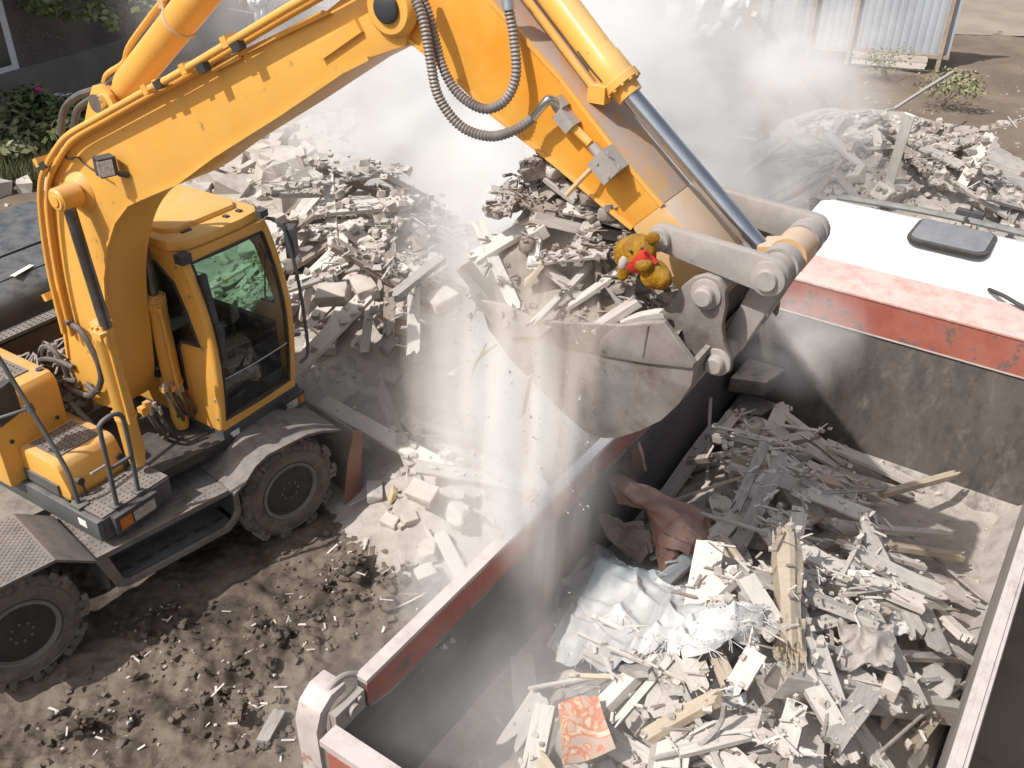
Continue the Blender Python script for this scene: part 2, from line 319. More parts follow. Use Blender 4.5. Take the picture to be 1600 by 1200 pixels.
# ================================================================== GROUND
def fb(x,y,s,o=4,seed=0): return noise.fractal(Vector((x*s+seed,y*s-seed,seed*.7)),.9,2.1,o,noise_basis='PERLIN_ORIGINAL')
def clamp(x,a=0,b=1): return max(a,min(b,x))
def sst(a,b,x): t=clamp((x-a)/(b-a)); return t*t*(3-2*t)
CLODS=[wz(u,v,0)+Vector((0,0,r)) for u,v,r in ((340,1070,.55),(600,900,.6),(520,930,.5),(410,1130,.3),(250,1000,.35),(690,930,.5),(130,1150,.4),(450,1000,.5))]
def gz(x,y):
    h=.05*fb(x,y,.55,3,3)
    a=.25
    for c in CLODS:
        d2=((x-c.x)**2+(y-c.y)**2)/(c.z*c.z); a=max(a,math.exp(-d2))
    d_=noise.voronoi(Vector((x*6+.6*fb(x,y,3,2,1),y*6+.6*fb(x,y,3,2,8),0)))[0]; d2_=noise.voronoi(Vector((x*13,y*13,1)))[0]; n=fb(x,y,2.3,5,11); r=abs(fb(x,y,4.2,4,5)); v=noise.cell(Vector((x*7+fb(x,y,5,2)*1.5,y*7,0)))
    h+=a*(.14*n+.07*r+.15*(.55-min(.55,d_[0]))*(1 if d_[1]-d_[0]>.05 else .4)+.05*(.5-d2_[0]))+.012*fb(x,y,9,3,2)+.006*(.5-d2_[0])
    # tyre tread prints crossing the foreground
    cx,cy=x+2.6,y-4.6; al=cx*.68+cy*.73; ac=-cx*.73+cy*.68
    for o_ in (0,.62,-1.15):
        if abs(ac-o_)<.17: h+=(-.035+.016*math.copysign(1,math.sin(al*24+abs(ac-o_)*16)))*(1-.75*a)*sst(.17,.13,abs(ac-o_)) if False else (-.035+.016*math.copysign(1,math.sin(al*24+abs(ac-o_)*16)))*(1-.75*a)
    return h
def patch(name,x0,x1,y0,y1,step,f,mat,label_kind='structure'):
    nx=int((x1-x0)/step); ny=int((y1-y0)/step)
    V=[(x0+(x1-x0)*i/nx,y0+(y1-y0)*j/ny,0) for j in range(ny+1) for i in range(nx+1)]
    V=[(x,y,f(x,y)) for x,y,_ in V]
    Fc=[(j*(nx+1)+i,j*(nx+1)+i+1,(j+1)*(nx+1)+i+1,(j+1)*(nx+1)+i) for j in range(ny) for i in range(nx)]
    me=bpy.data.meshes.new(name); me.from_pydata(V,[],Fc); me.materials.append(MT[mat]); 
    me.polygons.foreach_set('use_smooth',[True]*len(Fc))
    o=bpy.data.objects.new(name,me); COL.objects.link(o); o['kind']=label_kind; return o
def edge(x,y,x0,x1,y0,y1,w=.7): return min(sst(0,w,x-x0),sst(0,w,x1-x),sst(0,w,y-y0),sst(0,w,y1-y))
patch('soil',-6.5,1.6,2.6,10.5,.024,lambda x,y:gz(x,y)-.16*(1-edge(x,y,-6.5,1.6,2.6,10.5)),'soil')
def gz2(x,y):
    h=.10*fb(x,y,.35,4,9)+.05*fb(x,y,1.4,4,4)-.05
    e=edge(x,y,-6.3,1.4,2.8,10.3,.5)
    return h-.25*e
patch('ground',-22,30,1,34,.16,lambda x,y:gz2(x,y),'farsoil')
d=MB(); d.grid(lambda u,v:(-600+1200*u,-60+1000*v,-.30),4,4); d.build('far_ground','farsoil')['kind']='structure'
d=MB(); d.grid(lambda u,v:(12+60*u,31.0+9*v-.05*(60*u),-.05 if v<.01 else .035),40,6); d.build('road','road')['kind']='structure'

# ================================================================== EXCAVATOR
EX=empty('wheeled_excavator',SV,TH)
tag(EX,'yellow wheeled excavator swinging a loaded bucket over the truck bed','excavator')
MC=Matrix.Rotation(math.radians(78.5),4,'Z')
def C_(): return MB(MC)
# ---- undercarriage
f=C_(); f.b2((-2.25,-.5,.42),(1.45,.5,.98),bev=.03); f.cyl((0,0,.95),(0,0,1.13),.62,36)
for x in (.85,-1.63): f.cyl((x,-1.05,.53),(x,1.05,.53),.11,14); f.box((x,0,.53),(.4,.6,.34),bev=.05)
f.build('chassis_frame','chassis',EX)
def wheel(x,y,sgn):
    o=(x,y,.53); ax=(0,-sgn,0)      # axis pointing inward from the outer face
    t=C_(); t.lathe(o,ax,[(.035,.285),(.004,.32),(0,.40),(.012,.455),(.04,.495),(.06,.502),(.23,.502),(.25,.495),(.275,.455),(.287,.40),(.28,.32),(.25,.285)],48,caps=False)
    for k in range(22):
        for q,d in ((0,.072),(.5,.215)):
            a=2*PI*(k+q)/22+ (k*x)
            rot=Matrix.Rotation(a,3,'Y')
            slant=Matrix.Rotation((.5 if q==0 else -.5)*sgn,3,'Z')
            p=rot@Vector((0,0,.508)); c=Vector(o)+p+Vector(ax)*d
            t.box(c,(.062,.155,.052),M=rot@slant,bev=.006,taper=.86)
            p2=rot@Vector((.012*(1 if q==0 else -1),0,.478)); c2=Vector(o)+p2+Vector(ax)*(.016 if q==0 else .271)
            t.box(c2,(.056,.036,.082),M=rot,bev=.006)
    # raised rings on the sidewall
    for r in (.335,.43): t.lathe(o,ax,[(.003,r-.004),(-.003,r),(.003,r+.004)],40,caps=False)
    W=t.build('wheel','tyre',EX)
    r=C_(); r.lathe(o,ax,[(.03,.300),(.006,.300),(-.006,.290),(-.002,.274),(.02,.266),(.03,.262),(.06,.285)],40,caps=False); r.build('rim','rim',W)
    r=C_(); r.lathe(o,ax,[(.03,.262),(.15,.245),(.17,.15),(.17,.02)],40); r.build('wheel_disc','black',W)  # dish coloured black to stand in for the shade inside the rim
    h=C_(); h.lathe(o,ax,[(.18,.128),(.06,.126),(.042,.112),(.04,.05),(.038,.01)],28)
    for k in range(8):
        a=2*PI*k/8; c=Vector(o)+Vector((math.cos(a)*.088,0,math.sin(a)*.088)); h.cyl(c+Vector(ax)*.06,c+Vector(ax)*.022,.014,6)
    h.build('hub','hub',W); return W
for x,y,s in ((.85,-1.29,-1),(-1.66,-1.27,-1),(.85,1.29,1),(-1.66,1.27,1)): wheel(x,y,s)
# ---- mudguards
def guard(prof,y0,y1,th=.03):
    g=C_(); n=len(prof); g.prism(prof+[(x,z-th) for x,z in prof[::-1]],y0,y1,bev=.006); return g
g=guard([(.22,.93),(.34,.985),(.46,1.10),(.60,1.16),(1.02,1.165),(1.20,1.12),(1.40,1.03)],-1.40,-.62); g.build('mudguard','deck',EX)
g=guard([(-2.25,.92),(-2.0,1.10),(-1.80,1.155),(-1.30,1.155),(-1.02,.955)],-1.38,-.60)
for i in range(26):
    for j in range(15):
        x=-1.96+i*.026; y=-1.34+j*.048+(i%2)*.024
        if x<-1.32: g.box((x,y,1.157),(.016,.026,.006),bev=0)
g.build('mudguard','deck',EX)
# ---- side step with slotted tread
s=C_(); s.b2((-1.02,-1.27,.885),(.30,-.42,.915),bev=.004)
for i in range(26):
    for j in range(12): 
        s.cyl((-.98+i*.048,-1.22+j*.065,.913),(-.98+i*.048,-1.22+j*.065,.921),.010,6)
st=s.build('side_step','deck',EX)
s=C_(); P=[(-1.02,.915),(.31,.915),(.31,.62),(.24,.52),(.16,.47),(-.80,.47),(-.90,.52)]
Q=[(-.90,.86),(.26,.86),(.26,.64),(.20,.56),(.14,.525),(-.77,.525),(-.83,.56)]
n=len(P)
for i in range(n):
    j=(i+1)%n; s.prism([P[i],P[j],Q[j],Q[i]],-1.30,-1.262,bev=.004)
s.build('step_frame','chassis',st)
s=C_(); s.b2((-.86,-1.258,.50),(.22,-.95,.53),bev=.003); s.b2((-.95,-.96,.5),(.28,-.93,.88)); s.b2((-.97,-1.258,.52),(-.935,-.96,.88)); s.b2((.265,-1.258,.52),(.29,-.96,.88)); s.build('step_tray','grey',st)
for i in range(6): 
    q=C_(); q.b2((-.80+i*.175,-1.17,.531),(-.69+i*.175,-1.13,.534),bev=.001); q.build('tread_slot','black',st)
# ---- dozer blade
b=C_(); pr=[(1.50,.10),(1.56,.09),(1.585,.30),(1.60,.55),(1.68,.80),(1.64,.82),(1.55,.62),(1.525,.35)]
b.prism(pr,-1.30,1.30,bev=.006); bl=b.build('dozer_blade','chassis',EX)
b=C_(); b.prism([(1.40,.06),(1.62,.06),(1.70,.84),(1.60,.86),(1.50,.55)],-1.325,-1.303,bev=.004); b.build('blade_end_plate','rust',bl)
b=C_()
for y in (-.72,.72): b.tube([(1.1,y,.62),(1.55,y,.42)],.07,8)
b.build('blade_arm','chassis',bl)
# ---- upper deck and side beam
d=MB(); d.prism([(-2.5,-1.08),(.62,-1.08),(.62,-.5),(.95,-.44),(1.05,.18),(1.0,1.15),(-2.5,1.15)],1.10,1.20,axis='xy',bev=.01); d.build('deck','black',EX)
d=MB(); d.prism([(-2.6,1.0),(1.06,1.0),(1.06,1.20),(-2.6,1.20)],-1.14,-1.085,bev=.012); d.b2((1.01,-1.085,1.0),(1.06,-.42,1.195),bev=.01); d.b2((-2.6,-1.10,1.23),(.55,-1.06,1.33),bev=.01)
bm_=d.build('side_beam','grey',EX)
d=MB(); d.box((.86,-1.1425,1.12),(.10,.003,.07),bev=0); d.build('sticker','sticker',bm_)
d=MB(); d.b2((.66,-1.08,1.19),(1.05,-.42,1.212),bev=.004)
for i in range(8):
    for j in range(13): d.cyl((.69+i*.045,-1.05+j*.048,1.21),(.69+i*.045,-1.05+j*.048,1.219),.008,6)
d.build('step_plate','deck',EX)
# ---- tool boxes
d=MB(); d.prism([(-.2,1.2),(.66,1.2),(.68,1.28),(.60,1.50),(.55,1.535),(-.2,1.535)],-1.08,-.52,bev=.035); lb=d.build('lower_tool_box','yellow',EX)
d=MB(); d.b2((.14,-1.0,1.536),(.50,-.60,1.546),bev=.003)
for i in range(8):
    for j in range(8): d.cyl((.17+i*.043,-.965+j*.048,1.545),(.17+i*.043,-.965+j*.048,1.556),.008,6)
d.build('step_pad','deck',lb)
d=MB(); d.tube([(.672,-.86,1.36),(.69,-.86,1.37),(.69,-.73,1.37),(.672,-.73,1.36)],.012,8); d.build('handle','steel',lb)
for y in (-.97,-.57): d=MB(); d.cyl((.65,y,1.35),(.70,y,1.36),.032,12); d.tube([(.69,y,1.36),(.71,y,1.30),(.70,y,1.22)],.012,6); d.build('latch','black',lb)
d=MB(); d.prism([(-1.3,1.2),(.10,1.2),(.11,1.95),(.06,2.03),(-1.3,2.03)],-1.24,-.60,bev=.04); ub=d.build('upper_tool_box','yellow',EX)
d=MB(); d.b2((-.75,-1.1,2.03),(-.08,-.72,2.042),bev=.003)
for i in range(13):
    for j in range(7): d.cyl((-.71+i*.048,-1.06+j*.05,2.04),(-.71+i*.048,-1.06+j*.05,2.051),.008,6)
d.build('step_pad','deck',ub)
for y,z in ((-1.12,1.62),(-.70,1.62)): d=MB(); d.cyl((.105,y,z),(.118,y,z),.018,10); d.build('bolt','black',ub)
d=MB(); d.cyl((-.02,-.66,2.03),(-.02,-.66,2.045),.028,12); d.build('filler_cap','black',ub)
# ---- handrail, mirror pole, front lamp
d=MB(); d.tube(spline([(1.03,-.92,1.2),(1.06,-.92,1.6),(1.08,-.92,1.97),(1.08,-.90,2.04),(1.08,-.80,2.06),(1.08,-.72,2.02),(1.07,-.70,1.9),(1.05,-.70,1.55),(1.02,-.70,1.2)],6),.019,10); d.tube([(1.06,-.92,1.60),(1.05,-.70,1.60)],.016,8)
for y in (-.92,-.70): d.box((1.02,y,1.222),(.08,.08,.02))
d.build('handrail','grey',EX)
d=MB(); d.tube(spline([(.75,-1.07,1.2),(.74,-1.07,1.40),(.69,-1.06,1.57),(.50,-1.07,1.98),(.27,-1.09,2.47),(.15,-1.1,2.72)],6),.019,10); d.box((.76,-1.07,1.215),(.12,.1,.03)); d.cyl((.465,-1.07,2.02),(.44,-1.07,2.08),.034,12); d.tube(spline([(.455,-1.07,2.05),(.42,-1.17,2.05),(.33,-1.27,2.02)],5),.013,8)
mp_=d.build('mirror_pole','grey',EX)
mo=uz(8,628,2.06)
d=MB(); d.box((mo.x,mo.y-.02,mo.z),(.07,.24,.30),M=Matrix.Rotation(.3,3,'Z'),bev=.03); d.build('mirror','dash',mp_)
d=MB(); d.b2((1.06,-1.02,1.02),(1.12,-.60,1.19),bev=.015); hl=d.build('lamp_housing','dash',EX)
d=MB(); d.b2((1.118,-.98,1.05),(1.128,-.87,1.15),bev=.008); d.build('turn_signal','amber',hl)
d=MB(); d.b2((1.118,-.85,1.05),(1.128,-.64,1.15),bev=.008); d.build('headlight','lens',hl)
# ---- engine hood and rear body
d=MB(); d.prism([(-2.6,1.9),(-.86,1.9),(-.86,2.12),(-.93,2.27),(-1.10,2.35),(-2.6,2.40)],-.62,1.14,bev=.05); hd=d.build('engine_hood','hood',EX)
d=MB(); a=uz(20,434,2.368);b=uz(50,415,2.368); d.box((a+b)/2+Vector((0,0,.012)),((b-a).length,.055,.003),M=Matrix.Rotation(math.atan2((b-a).y,(b-a).x),3,'Z')@Matrix.Rotation(math.radians(1.9),3,'Y'),bev=0); d.build('sticker','sticker',hd)
d=MB(); d.b2((-1.6,-.60,2.36),(-1.57,1.1,2.385),bev=.008); d.b2((-1.15,-.60,2.335),(-1.12,1.1,2.362),bev=.008); d.build('hood_rib','hood',hd)
d=MB(); d.b2((-2.9,-1.14,1.2),(-1.35,1.14,1.9),bev=.05); d.build('rear_body','yellow',EX)
d=MB(); d.b2((-.92,-.62,2.02),(-.70,.10,2.05),bev=.004)
for i in range(5):
    for j in range(14): d.cyl((-.90+i*.043,-.59+j*.049,2.049),(-.90+i*.043,-.59+j*.049,2.059),.008,6)
d.build('step_plate','deck',EX)
d=MB(); d.b2((-.92,.12,1.96),(-.68,.22,2.06),bev=.02); d.build('bracket','yellow',EX)
# ---- valve block and hoses behind the boom foot
d=MB()
for i in range(26): d.box((U(-.75,.0),U(-.55,-.2),U(1.25,1.62)),(U(.06,.2),U(.06,.16),U(.08,.25)),M=Matrix.Rotation(U(0,.4),3,'Z'),bev=.01)
d.b2((-.85,-.58,1.2),(-.05,.15,1.38)); d.b2((-.98,-.6,1.38),(-.88,.2,1.9)); vb=d.build('valve_block','chassis',EX)
d=MB()
for i in range(16):
    p=Vector((U(-.7,-.1),U(-.5,-.1),U(1.55,1.8))); d.cyl(p,p+Vector((U(-.04,.04),U(-.04,.04),U(.05,.1))),U(.012,.028),8)
    d.tube(spline([p,p+Vector((U(-.1,.1),U(-.1,.1),.12)),p+Vector((U(-.2,.2),U(-.15,.15),.0))],4),.01,6)
d.build('hose_fitting','steel',vb)
def hose(pts,r,name='hydraulic_hose',mat='hose',n=8): d=MB(); d.tube(spline(pts,8),r,n); return d.build(name,mat,EX)
hose([(-.55,-.35,1.7),(-.42,-.36,1.95),(-.28,-.38,2.03),(-.16,-.38,1.93),(-.1,-.38,1.6)],.026)
hose([(-.6,-.45,1.6),(-.45,-.42,1.85),(-.22,-.40,1.93),(.02,-.39,1.93)],.024)
hose([(-.25,-.5,1.6),(-.1,-.46,1.78),(.02,-.40,1.80)],.024)
hose([pp(135,600,-.40),pp(150,612,-.42),pp(158,590,-.43),pp(150,560,-.43),pp(128,520,-.42),pp(104,502,-.40)],.026)
hose([pp(100,602,-.42),pp(118,612,-.44),pp(140,618,-.44),pp(152,608,-.44)],.027)
hose([(.02,-.5,1.62),(.16,-.52,1.58),(.28,-.50,1.45),(.35,-.48,1.25)],.028)
# hoses between the boom cylinders
for i in range(9):
    a=pp(226+i*7.5-(i>4)*4,632+(i%2)*6-(30 if i>3 else 0),-.25+.05*i); 
    hose([a,a+Vector((.02,.0,-.10)),a+Vector((.04+.02*(i%3),.03,-.24)),a+Vector((-.02+.03*(i%2),.10,-.38)),a+Vector((-.12,.14,-.45))],.015)
for i in range(9):
    d=MB(); a=pp(226+i*7.5-(i>4)*4,632+(i%2)*6-(30 if i>3 else 0),-.25+.05*i); d.cyl(a+Vector((0,0,.02)),a+Vector((.012,0,-.06)),.02,8); d.build('hose_coupling','steel',EX)
d=MB(); a=pp(222,648,-.34); b=pp(262,622,-.1); d.tube([a,a.lerp(b,.3)],.022,8); mf_=d.build('pipe_manifold','yellow',EX)
for q in ((222,640,-.33),(230,632,-.3),(256,608,-.05),(268,606,.05)): d=MB(); p=pp(*q); d.box(p,(.06,.05,.05),bev=.01); d.build('manifold_block','yellow',mf_)
hose([pp(215,520,.1),pp(235,530,.12),pp(245,548,.12),pp(240,570,.12),pp(222,572,.1)],.024)
hose([pp(215,528,.1),pp(232,545,.14),pp(238,562,.14)],.02)
# ---- boom
BY0,BY1=-.365,.035
BP=[(.20,1.60),(-.02,1.70),(-.05,2.0),(.03,2.37),(.17,3.19),(.235,3.45),(.34,3.64),(.51,3.84),(.69,3.98),(.87,4.08),(1.94,4.6),(2.9,5.02),(3.25,5.18),(3.5,5.34),(3.70,5.37),(3.82,5.24),(3.78,5.08),(3.54,4.99),(3.36,4.90),(2.84,4.58),(2.23,4.22),(1.83,3.96),(1.41,3.76),(1.25,3.68),(1.05,3.5),(.89,3.27),(.75,2.97),(.66,2.64),(.61,2.3),(.54,1.9),(.44,1.64)]
_c=spline([Vector((x,0,z)) for x,z in BP[20:]],4); BPS=BP[:2]+[(p.x,p.z) for p in spline([Vector((x,0,z)) for x,z in BP[2:11]],3)][:-1]+BP[10:20]+[(p.x,p.z) for p in _c]
d=MB(); d.prism(BPS,BY0,BY1,bev=.007)
# web/flange lips along the top and bottom edges of the near face
def strip(d,pts,y,w=.02,h=.012):
    for a,b in zip(pts,pts[1:]):
        a=Vector((a[0],0,a[1])); b=Vector((b[0],0,b[1])); t=(b-a).normalized(); nrm=Vector((-t.z,0,t.x))
        c=(a+b)/2+Vector((0,y,0)); Mx=Matrix((t,Vector((0,1,0)),nrm)).transposed()
        d.box(c,((b-a).length+.004,h*2,w),M=Mx,bev=.003)
BOOM=d.build('boom','yellow',EX)
d=MB(); strip(d,BP[2:13],BY0-.004,.025,.014); d.build('top_flange','yellow',BOOM)
d=MB(); strip(d,BP[17:29],BY0-.004,.022,.012); d.build('bottom_flange','yellow',BOOM)
pin=pp(100,308,-.50); 
d=MB(); d.lathe((pin.x,-.365,pin.z),(0,-1,0),[(0,.17),(.015,.16),(.04,.12),(.06,.105),(.075,.10),(.08,.085)],28); d.build('pin_boss','yellow',BOOM)
# joint to the arm
jp=pp(607,12,-.40)
d=MB(); d.lathe((jp.x,-.36,jp.z),(0,-1,0),[(0,.15),(.03,.145),(.05,.125),(.052,.085)],28); jb=d.build('joint_boss','yellow',BOOM)
d=MB(); d.lathe((jp.x,-.40,jp.z),(0,-1,0),[(0,.075),(.03,.073),(.04,.06),(.042,.01)],24); d.build('joint_pin','hood',jb)
d=MB(); d.box((jp.x-.36,BY0-.01,jp.z-.20),(.34,.03,.07),M=Matrix.Rotation(-.55,3,'Y'),bev=.012); d.build('stiffener','yellow',BOOM)
# pipes along the boom
for k,(dy,off) in enumerate(((-.47,0),(-.395,.05))):
    pts=[pp(x+ (12 if k else 0),y+(4 if k else 0),dy) for x,y in ((100,520),(84,455),(73,400),(64,330),(64,285),(72,260),(88,232),(108,210),(160,180),(240,135))]
    d=MB(); d.tube(spline(pts,6),.022,10)
    pts=[pts[-1]]+[pp(x+(8 if k else 0),y+(7 if k else 0),dy) for x,y in ((262,124),(330,84),(440,18),(520,-28),(600,-75))]
    d.tube(spline(pts,5),.023,10)
    pi_=d.build('boom_pipe','yellow',BOOM)
for u,v in ((70,250),(240,136),(258,128),(300,104),(365,62),(82,460)):
    d=MB(); p=pp(u,v,-.42); d.box(p,(.05,.15,.06),M=Matrix.Rotation(-.45,3,'Y'),bev=.008); d.build('pipe_clamp','yellow',BOOM)
for u,v in ((250,131),(70,258),(318,106),(372,72)): d=MB(); p=pp(u,v,-.475); d.box(p,(.07,.05,.05),M=Matrix.Rotation(-.45,3,'Y'),bev=.008); d.build('pipe_coupling','black',BOOM)
# pipe brackets on the top flange
d=MB(); strip(d,[pxz(330,110,-.40),pxz(372,89,-.40)],-.385,.03,.010); strip(d,[pxz(430,58,-.40),pxz(510,20,-.40)],-.385,.02,.010); d.build('pipe_bracket','yellow',BOOM)
# work light
wl=pp(165,259,-.47)
d=MB(); d.box(wl,(.10,.12,.13),M=Matrix.Rotation(-.25,3,'Z'),bev=.022); d.tube([wl+Vector((.05,.05,-.06)),wl+Vector((.09,.10,-.08))],.02,8); lo=d.build('work_light','dash',BOOM)
d=MB(); d.box(wl+Vector((.045,-.035,0)),(.02,.10,.105),M=Matrix.Rotation(-.35,3,'Z'),bev=.012); d.build('lens','lens',lo)
d=MB(); d.tube(spline([pp(153,268,-.45),pp(140,262,-.38),pp(128,252,-.38),pp(122,246,-.38),pp(105,248,-.38),pp(98,235,-.38)],6),.007,6); d.tube(spline([pp(72,288,-.4),pp(82,296,-.38),pp(93,298,-.38)],4),.006,6); d.build('light_cable','black',BOOM)
# arm-cylinder lug and hoses on top of the boom
lp=pp(186,152,-.165)
for y in (-.29,-.06):
    d=MB(); d.prism([(lp.x-.34,lp.z-.33),(lp.x-.12,lp.z+.02),(lp.x-.06,lp.z+.10),(lp.x+.03,lp.z+.12),(lp.x+.10,lp.z+.06),(lp.x+.14,lp.z-.05),(lp.x+.45,lp.z-.13)],y-.02,y+.02,bev=.006); d.build('cylinder_lug','yellow',BOOM)
d=MB(); d.cyl((lp.x,-.36,lp.z),(lp.x,.02,lp.z),.062,20); d.build('lug_pin','chrome',BOOM)
a3=Vector((lp.x,-.165,lp.z)); dr=(pp(322,3,-.165)-pp(219,130,-.165)).normalized()
d=MB(); d.tube([a3-dr*.0,a3+dr*.06],.10,16); d.lathe(a3,dr,[(.03,.08),(.10,.085),(.14,.10),(.20,.108),(2.3,.108),(2.3,.05)],28)
AC=d.build('arm_cylinder','yellow',EX)
d=MB(); pr_=dr.cross(Vector((0,1,0))).normalized()
if pr_.z<0: pr_=-pr_
off=pr_*.135+Vector((0,-.04,0))
d.tube(spline([a3-dr*.0+off*.9,a3+dr*.10+off,a3+dr*.30+off*.75,a3+dr*.5+off,a3+dr*1.2+off,a3+dr*2.2+off],6),.022,8)
d.build('cylinder_pipe','yellow',AC)
d=MB()
for t in (.95,): d.lathe(a3+dr*t,dr,[(0,.108),(0,.116),(.02,.116),(.02,.108)],28); d.box(a3+dr*(t+.01)+off*.9,(.05,.06,.05),bev=.008)
d.build('pipe_band','yellowdusty',AC)
for k in range(2):
    hose([pp(185,118,-.2+.15*k),pp(172,130,-.2+.15*k),pp(150,140,-.2+.15*k),pp(122+22*k,150+3*k,-.22+.15*k),pp(101+20*k,170+2*k,-.24+.15*k),pp(94+21*k,210,-.26+.15*k)],.026)
# boom cylinders
def boomcyl(y,top,gl,bot,thick=1.0):
    a=pp(*top,y); b=pp(*gl,y); c=pp(*bot,y); ax=(c-a).normalized(); q=(b-a).length; full=(c-a).length
    d=MB(); d.lathe(a+ax*(q-.02),ax,[(0,.066),(.03,.076),(.05,.092),(.085,.092),(.09,.083),(.15,.088),(.16,.082),(full-q,.080),(full-q+.03,.07),(full-q+.1,.06)],28); cy_=d.build('boom_cylinder','yellow',EX)
    d=MB(); d.cyl(a,b+ax*.02,.045,22); d.build('piston_rod','chromedark',cy_)
    d=MB(); d.cyl((a.x,y-.075,a.z),(a.x,y+.09,a.z),.088,24); d.lathe((a.x,y-.07,a.z),(0,-1,0),[(0,.088),(.02,.07),(.022,.045),(.03,.044),(.032,.01)],22); d.build('rod_eye','yellow',cy_)
    d=MB()
    for k in range(12):
        t=2*PI*k/12; u=ax.cross(Vector((0,1,0))).normalized(); v=Vector((0,1,0)); p=a+ax*(q+.02)+(u*math.cos(t)+v*math.sin(t))*.08; d.cyl(p,p+ax*-.025,.012,6)
    d.build('gland_bolt','yellow',cy_)
    fw=Vector((.085,-.03,0))
    d=MB(); s0=a+ax*(q+.06)+Vector((.06,-.06,0)); 
    d.box(s0,(.09,.07,.06),bev=.012); d.tube(spline([s0+Vector((.05,0,0)),s0+Vector((.06,0,-.05)),a+ax*(q+.2)+fw*1.05,a+ax*(q+.35)+fw*1.1,a+ax*(full-.5)+fw*1.1,a+ax*(full-.38)+fw*1.1],6),.017,8); d.build('cylinder_pipe','yellow',cy_)
    d=MB(); d.lathe(a+ax*(full-.42),ax,[(0,.081),(0,.089),(.03,.089),(.03,.081)],24); d.box(a+ax*(full-.40)+Vector((-.10,-.02,0)),(.06,.04,.04),bev=.008); d.build('pipe_band','yellow',cy_)
    return cy_
boomcyl(-.52,(103,308),(165,508),(213,712))
boomcyl(.13,(212,330),(240,462),(283,655))
# ---- arm
AY0,AY1=-.335,.005
MT['armyellow']=M('dusty_arm_paint',Y1,(.74,.29,.012),scale=1.3,rough=.42,dust=1.15,dustc=(.50,.385,.32),bump=.06,bscale=60,c3=(.40,.25,.13),c3scale=14,c3lo=.66,c3hi=.78,allover=.05)
low=[(640,62),(661,79),(709,120),(769,177),(813,212),(877,263),(940,317),(988,356)]; upp=[(1035,320),(968,241),(877,123),(823,63),(767,0)]
AP=[pxz(*p,AY0) for p in low]+[pxz(*p,AY0) for p in upp]+[(4.02,5.62),(3.80,5.86),(3.45,5.90),(3.30,5.6),(3.45,5.28)]
d=MB(); d.prism(AP,AY0,AY1,bev=.007); ARM=d.build('arm','armyellow',EX)
d=MB(); strip(d,[pxz(*p,AY0) for p in upp],AY0-.003,.02,.010); strip(d,[pxz(*p,AY0) for p in low],AY0-.003,.018,.010); d.build('arm_flange','yellow',ARM)
nose=[pxz(*p,AY0) for p in [(988,356),(1035,320),(1078,362),(1120,420),(1135,455),(1115,485),(1085,482),(1050,440)]]
d=MB(); d.prism(nose,AY0-.004,AY1+.004,bev=.01); d.build('arm_nose','yellowdusty',ARM)
# fittings on the arm
def onarm(u,v,y=-.36): return pp(u,v,y)
ad=(pp(1035,320,AY0)-pp(767,0,AY0)).normalized(); aa=math.atan2(-ad.z,ad.x); RA=Matrix.Rotation(aa,3,'Y')
d=MB(); d.box(onarm(885,187,-.375),(.10,.07,.065),M=RA,bev=.01); d.box(onarm(874,162,-.37),(.06,.06,.05),M=RA,bev=.01); d.build('valve','steel',ARM)
d=MB(); d.box(onarm(950,257,-.40),(.125,.11,.11),M=RA,bev=.008)
for q in ((-.04,-.04),(.04,-.04),(-.04,.04),(.04,.04)): p=onarm(950,257,-.455)+RA@Vector((q[0],0,q[1])); d.cyl(p,p+Vector((0,-.006,0)),.009,6)
d.tube([onarm(935,240,-.38),onarm(925,226,-.38)],.026,10); d.build('valve_block','steel',ARM)
d=MB(); d.tube([onarm(890,193,-.37),onarm(922,224,-.37)],.022,10); d.build('arm_pipe','yellow',ARM)
d=MB(); d.tube(spline([onarm(930,258,-.40),onarm(908,280,-.42),onarm(885,305,-.43)],4),.012,8); d.build('drain_pipe','yellowdusty',ARM)
d=MB(); d.box(onarm(876,172,-.36),(.13,.05,.035),M=RA,bev=.008); d.build('pipe_bracket','yellow',ARM)
d=MB(); d.tube(spline([onarm(832,185,-.43),onarm(848,165,-.44),onarm(858,155,-.43),onarm(868,160,-.40),onarm(874,165,-.38)],5),.021,10); d.build('hose_elbow','chrome',ARM)
d=MB(); d.coil([pp(640,-25,-.47),pp(661,30,-.50),pp(672,90,-.52),pp(685,150,-.53),pp(720,197,-.52),pp(765,213,-.50),pp(805,203,-.47),pp(832,185,-.43)],.027); d.build('coiled_hose','coil',ARM)
d=MB(); d.coil([pp(652,-25,-.44),pp(672,30,-.45),pp(690,100,-.47),pp(715,145,-.48),pp(755,170,-.48),pp(788,158,-.46),pp(806,120,-.43),pp(803,60,-.40),pp(795,15,-.39)],.026); d.build('coiled_hose','coil',ARM)
d=MB(); d.tube([pp(795,16,-.39),pp(793,0,-.385),pp(788,-30,-.38)],.03,10); d.build('hose_coupling','pipe',ARM)
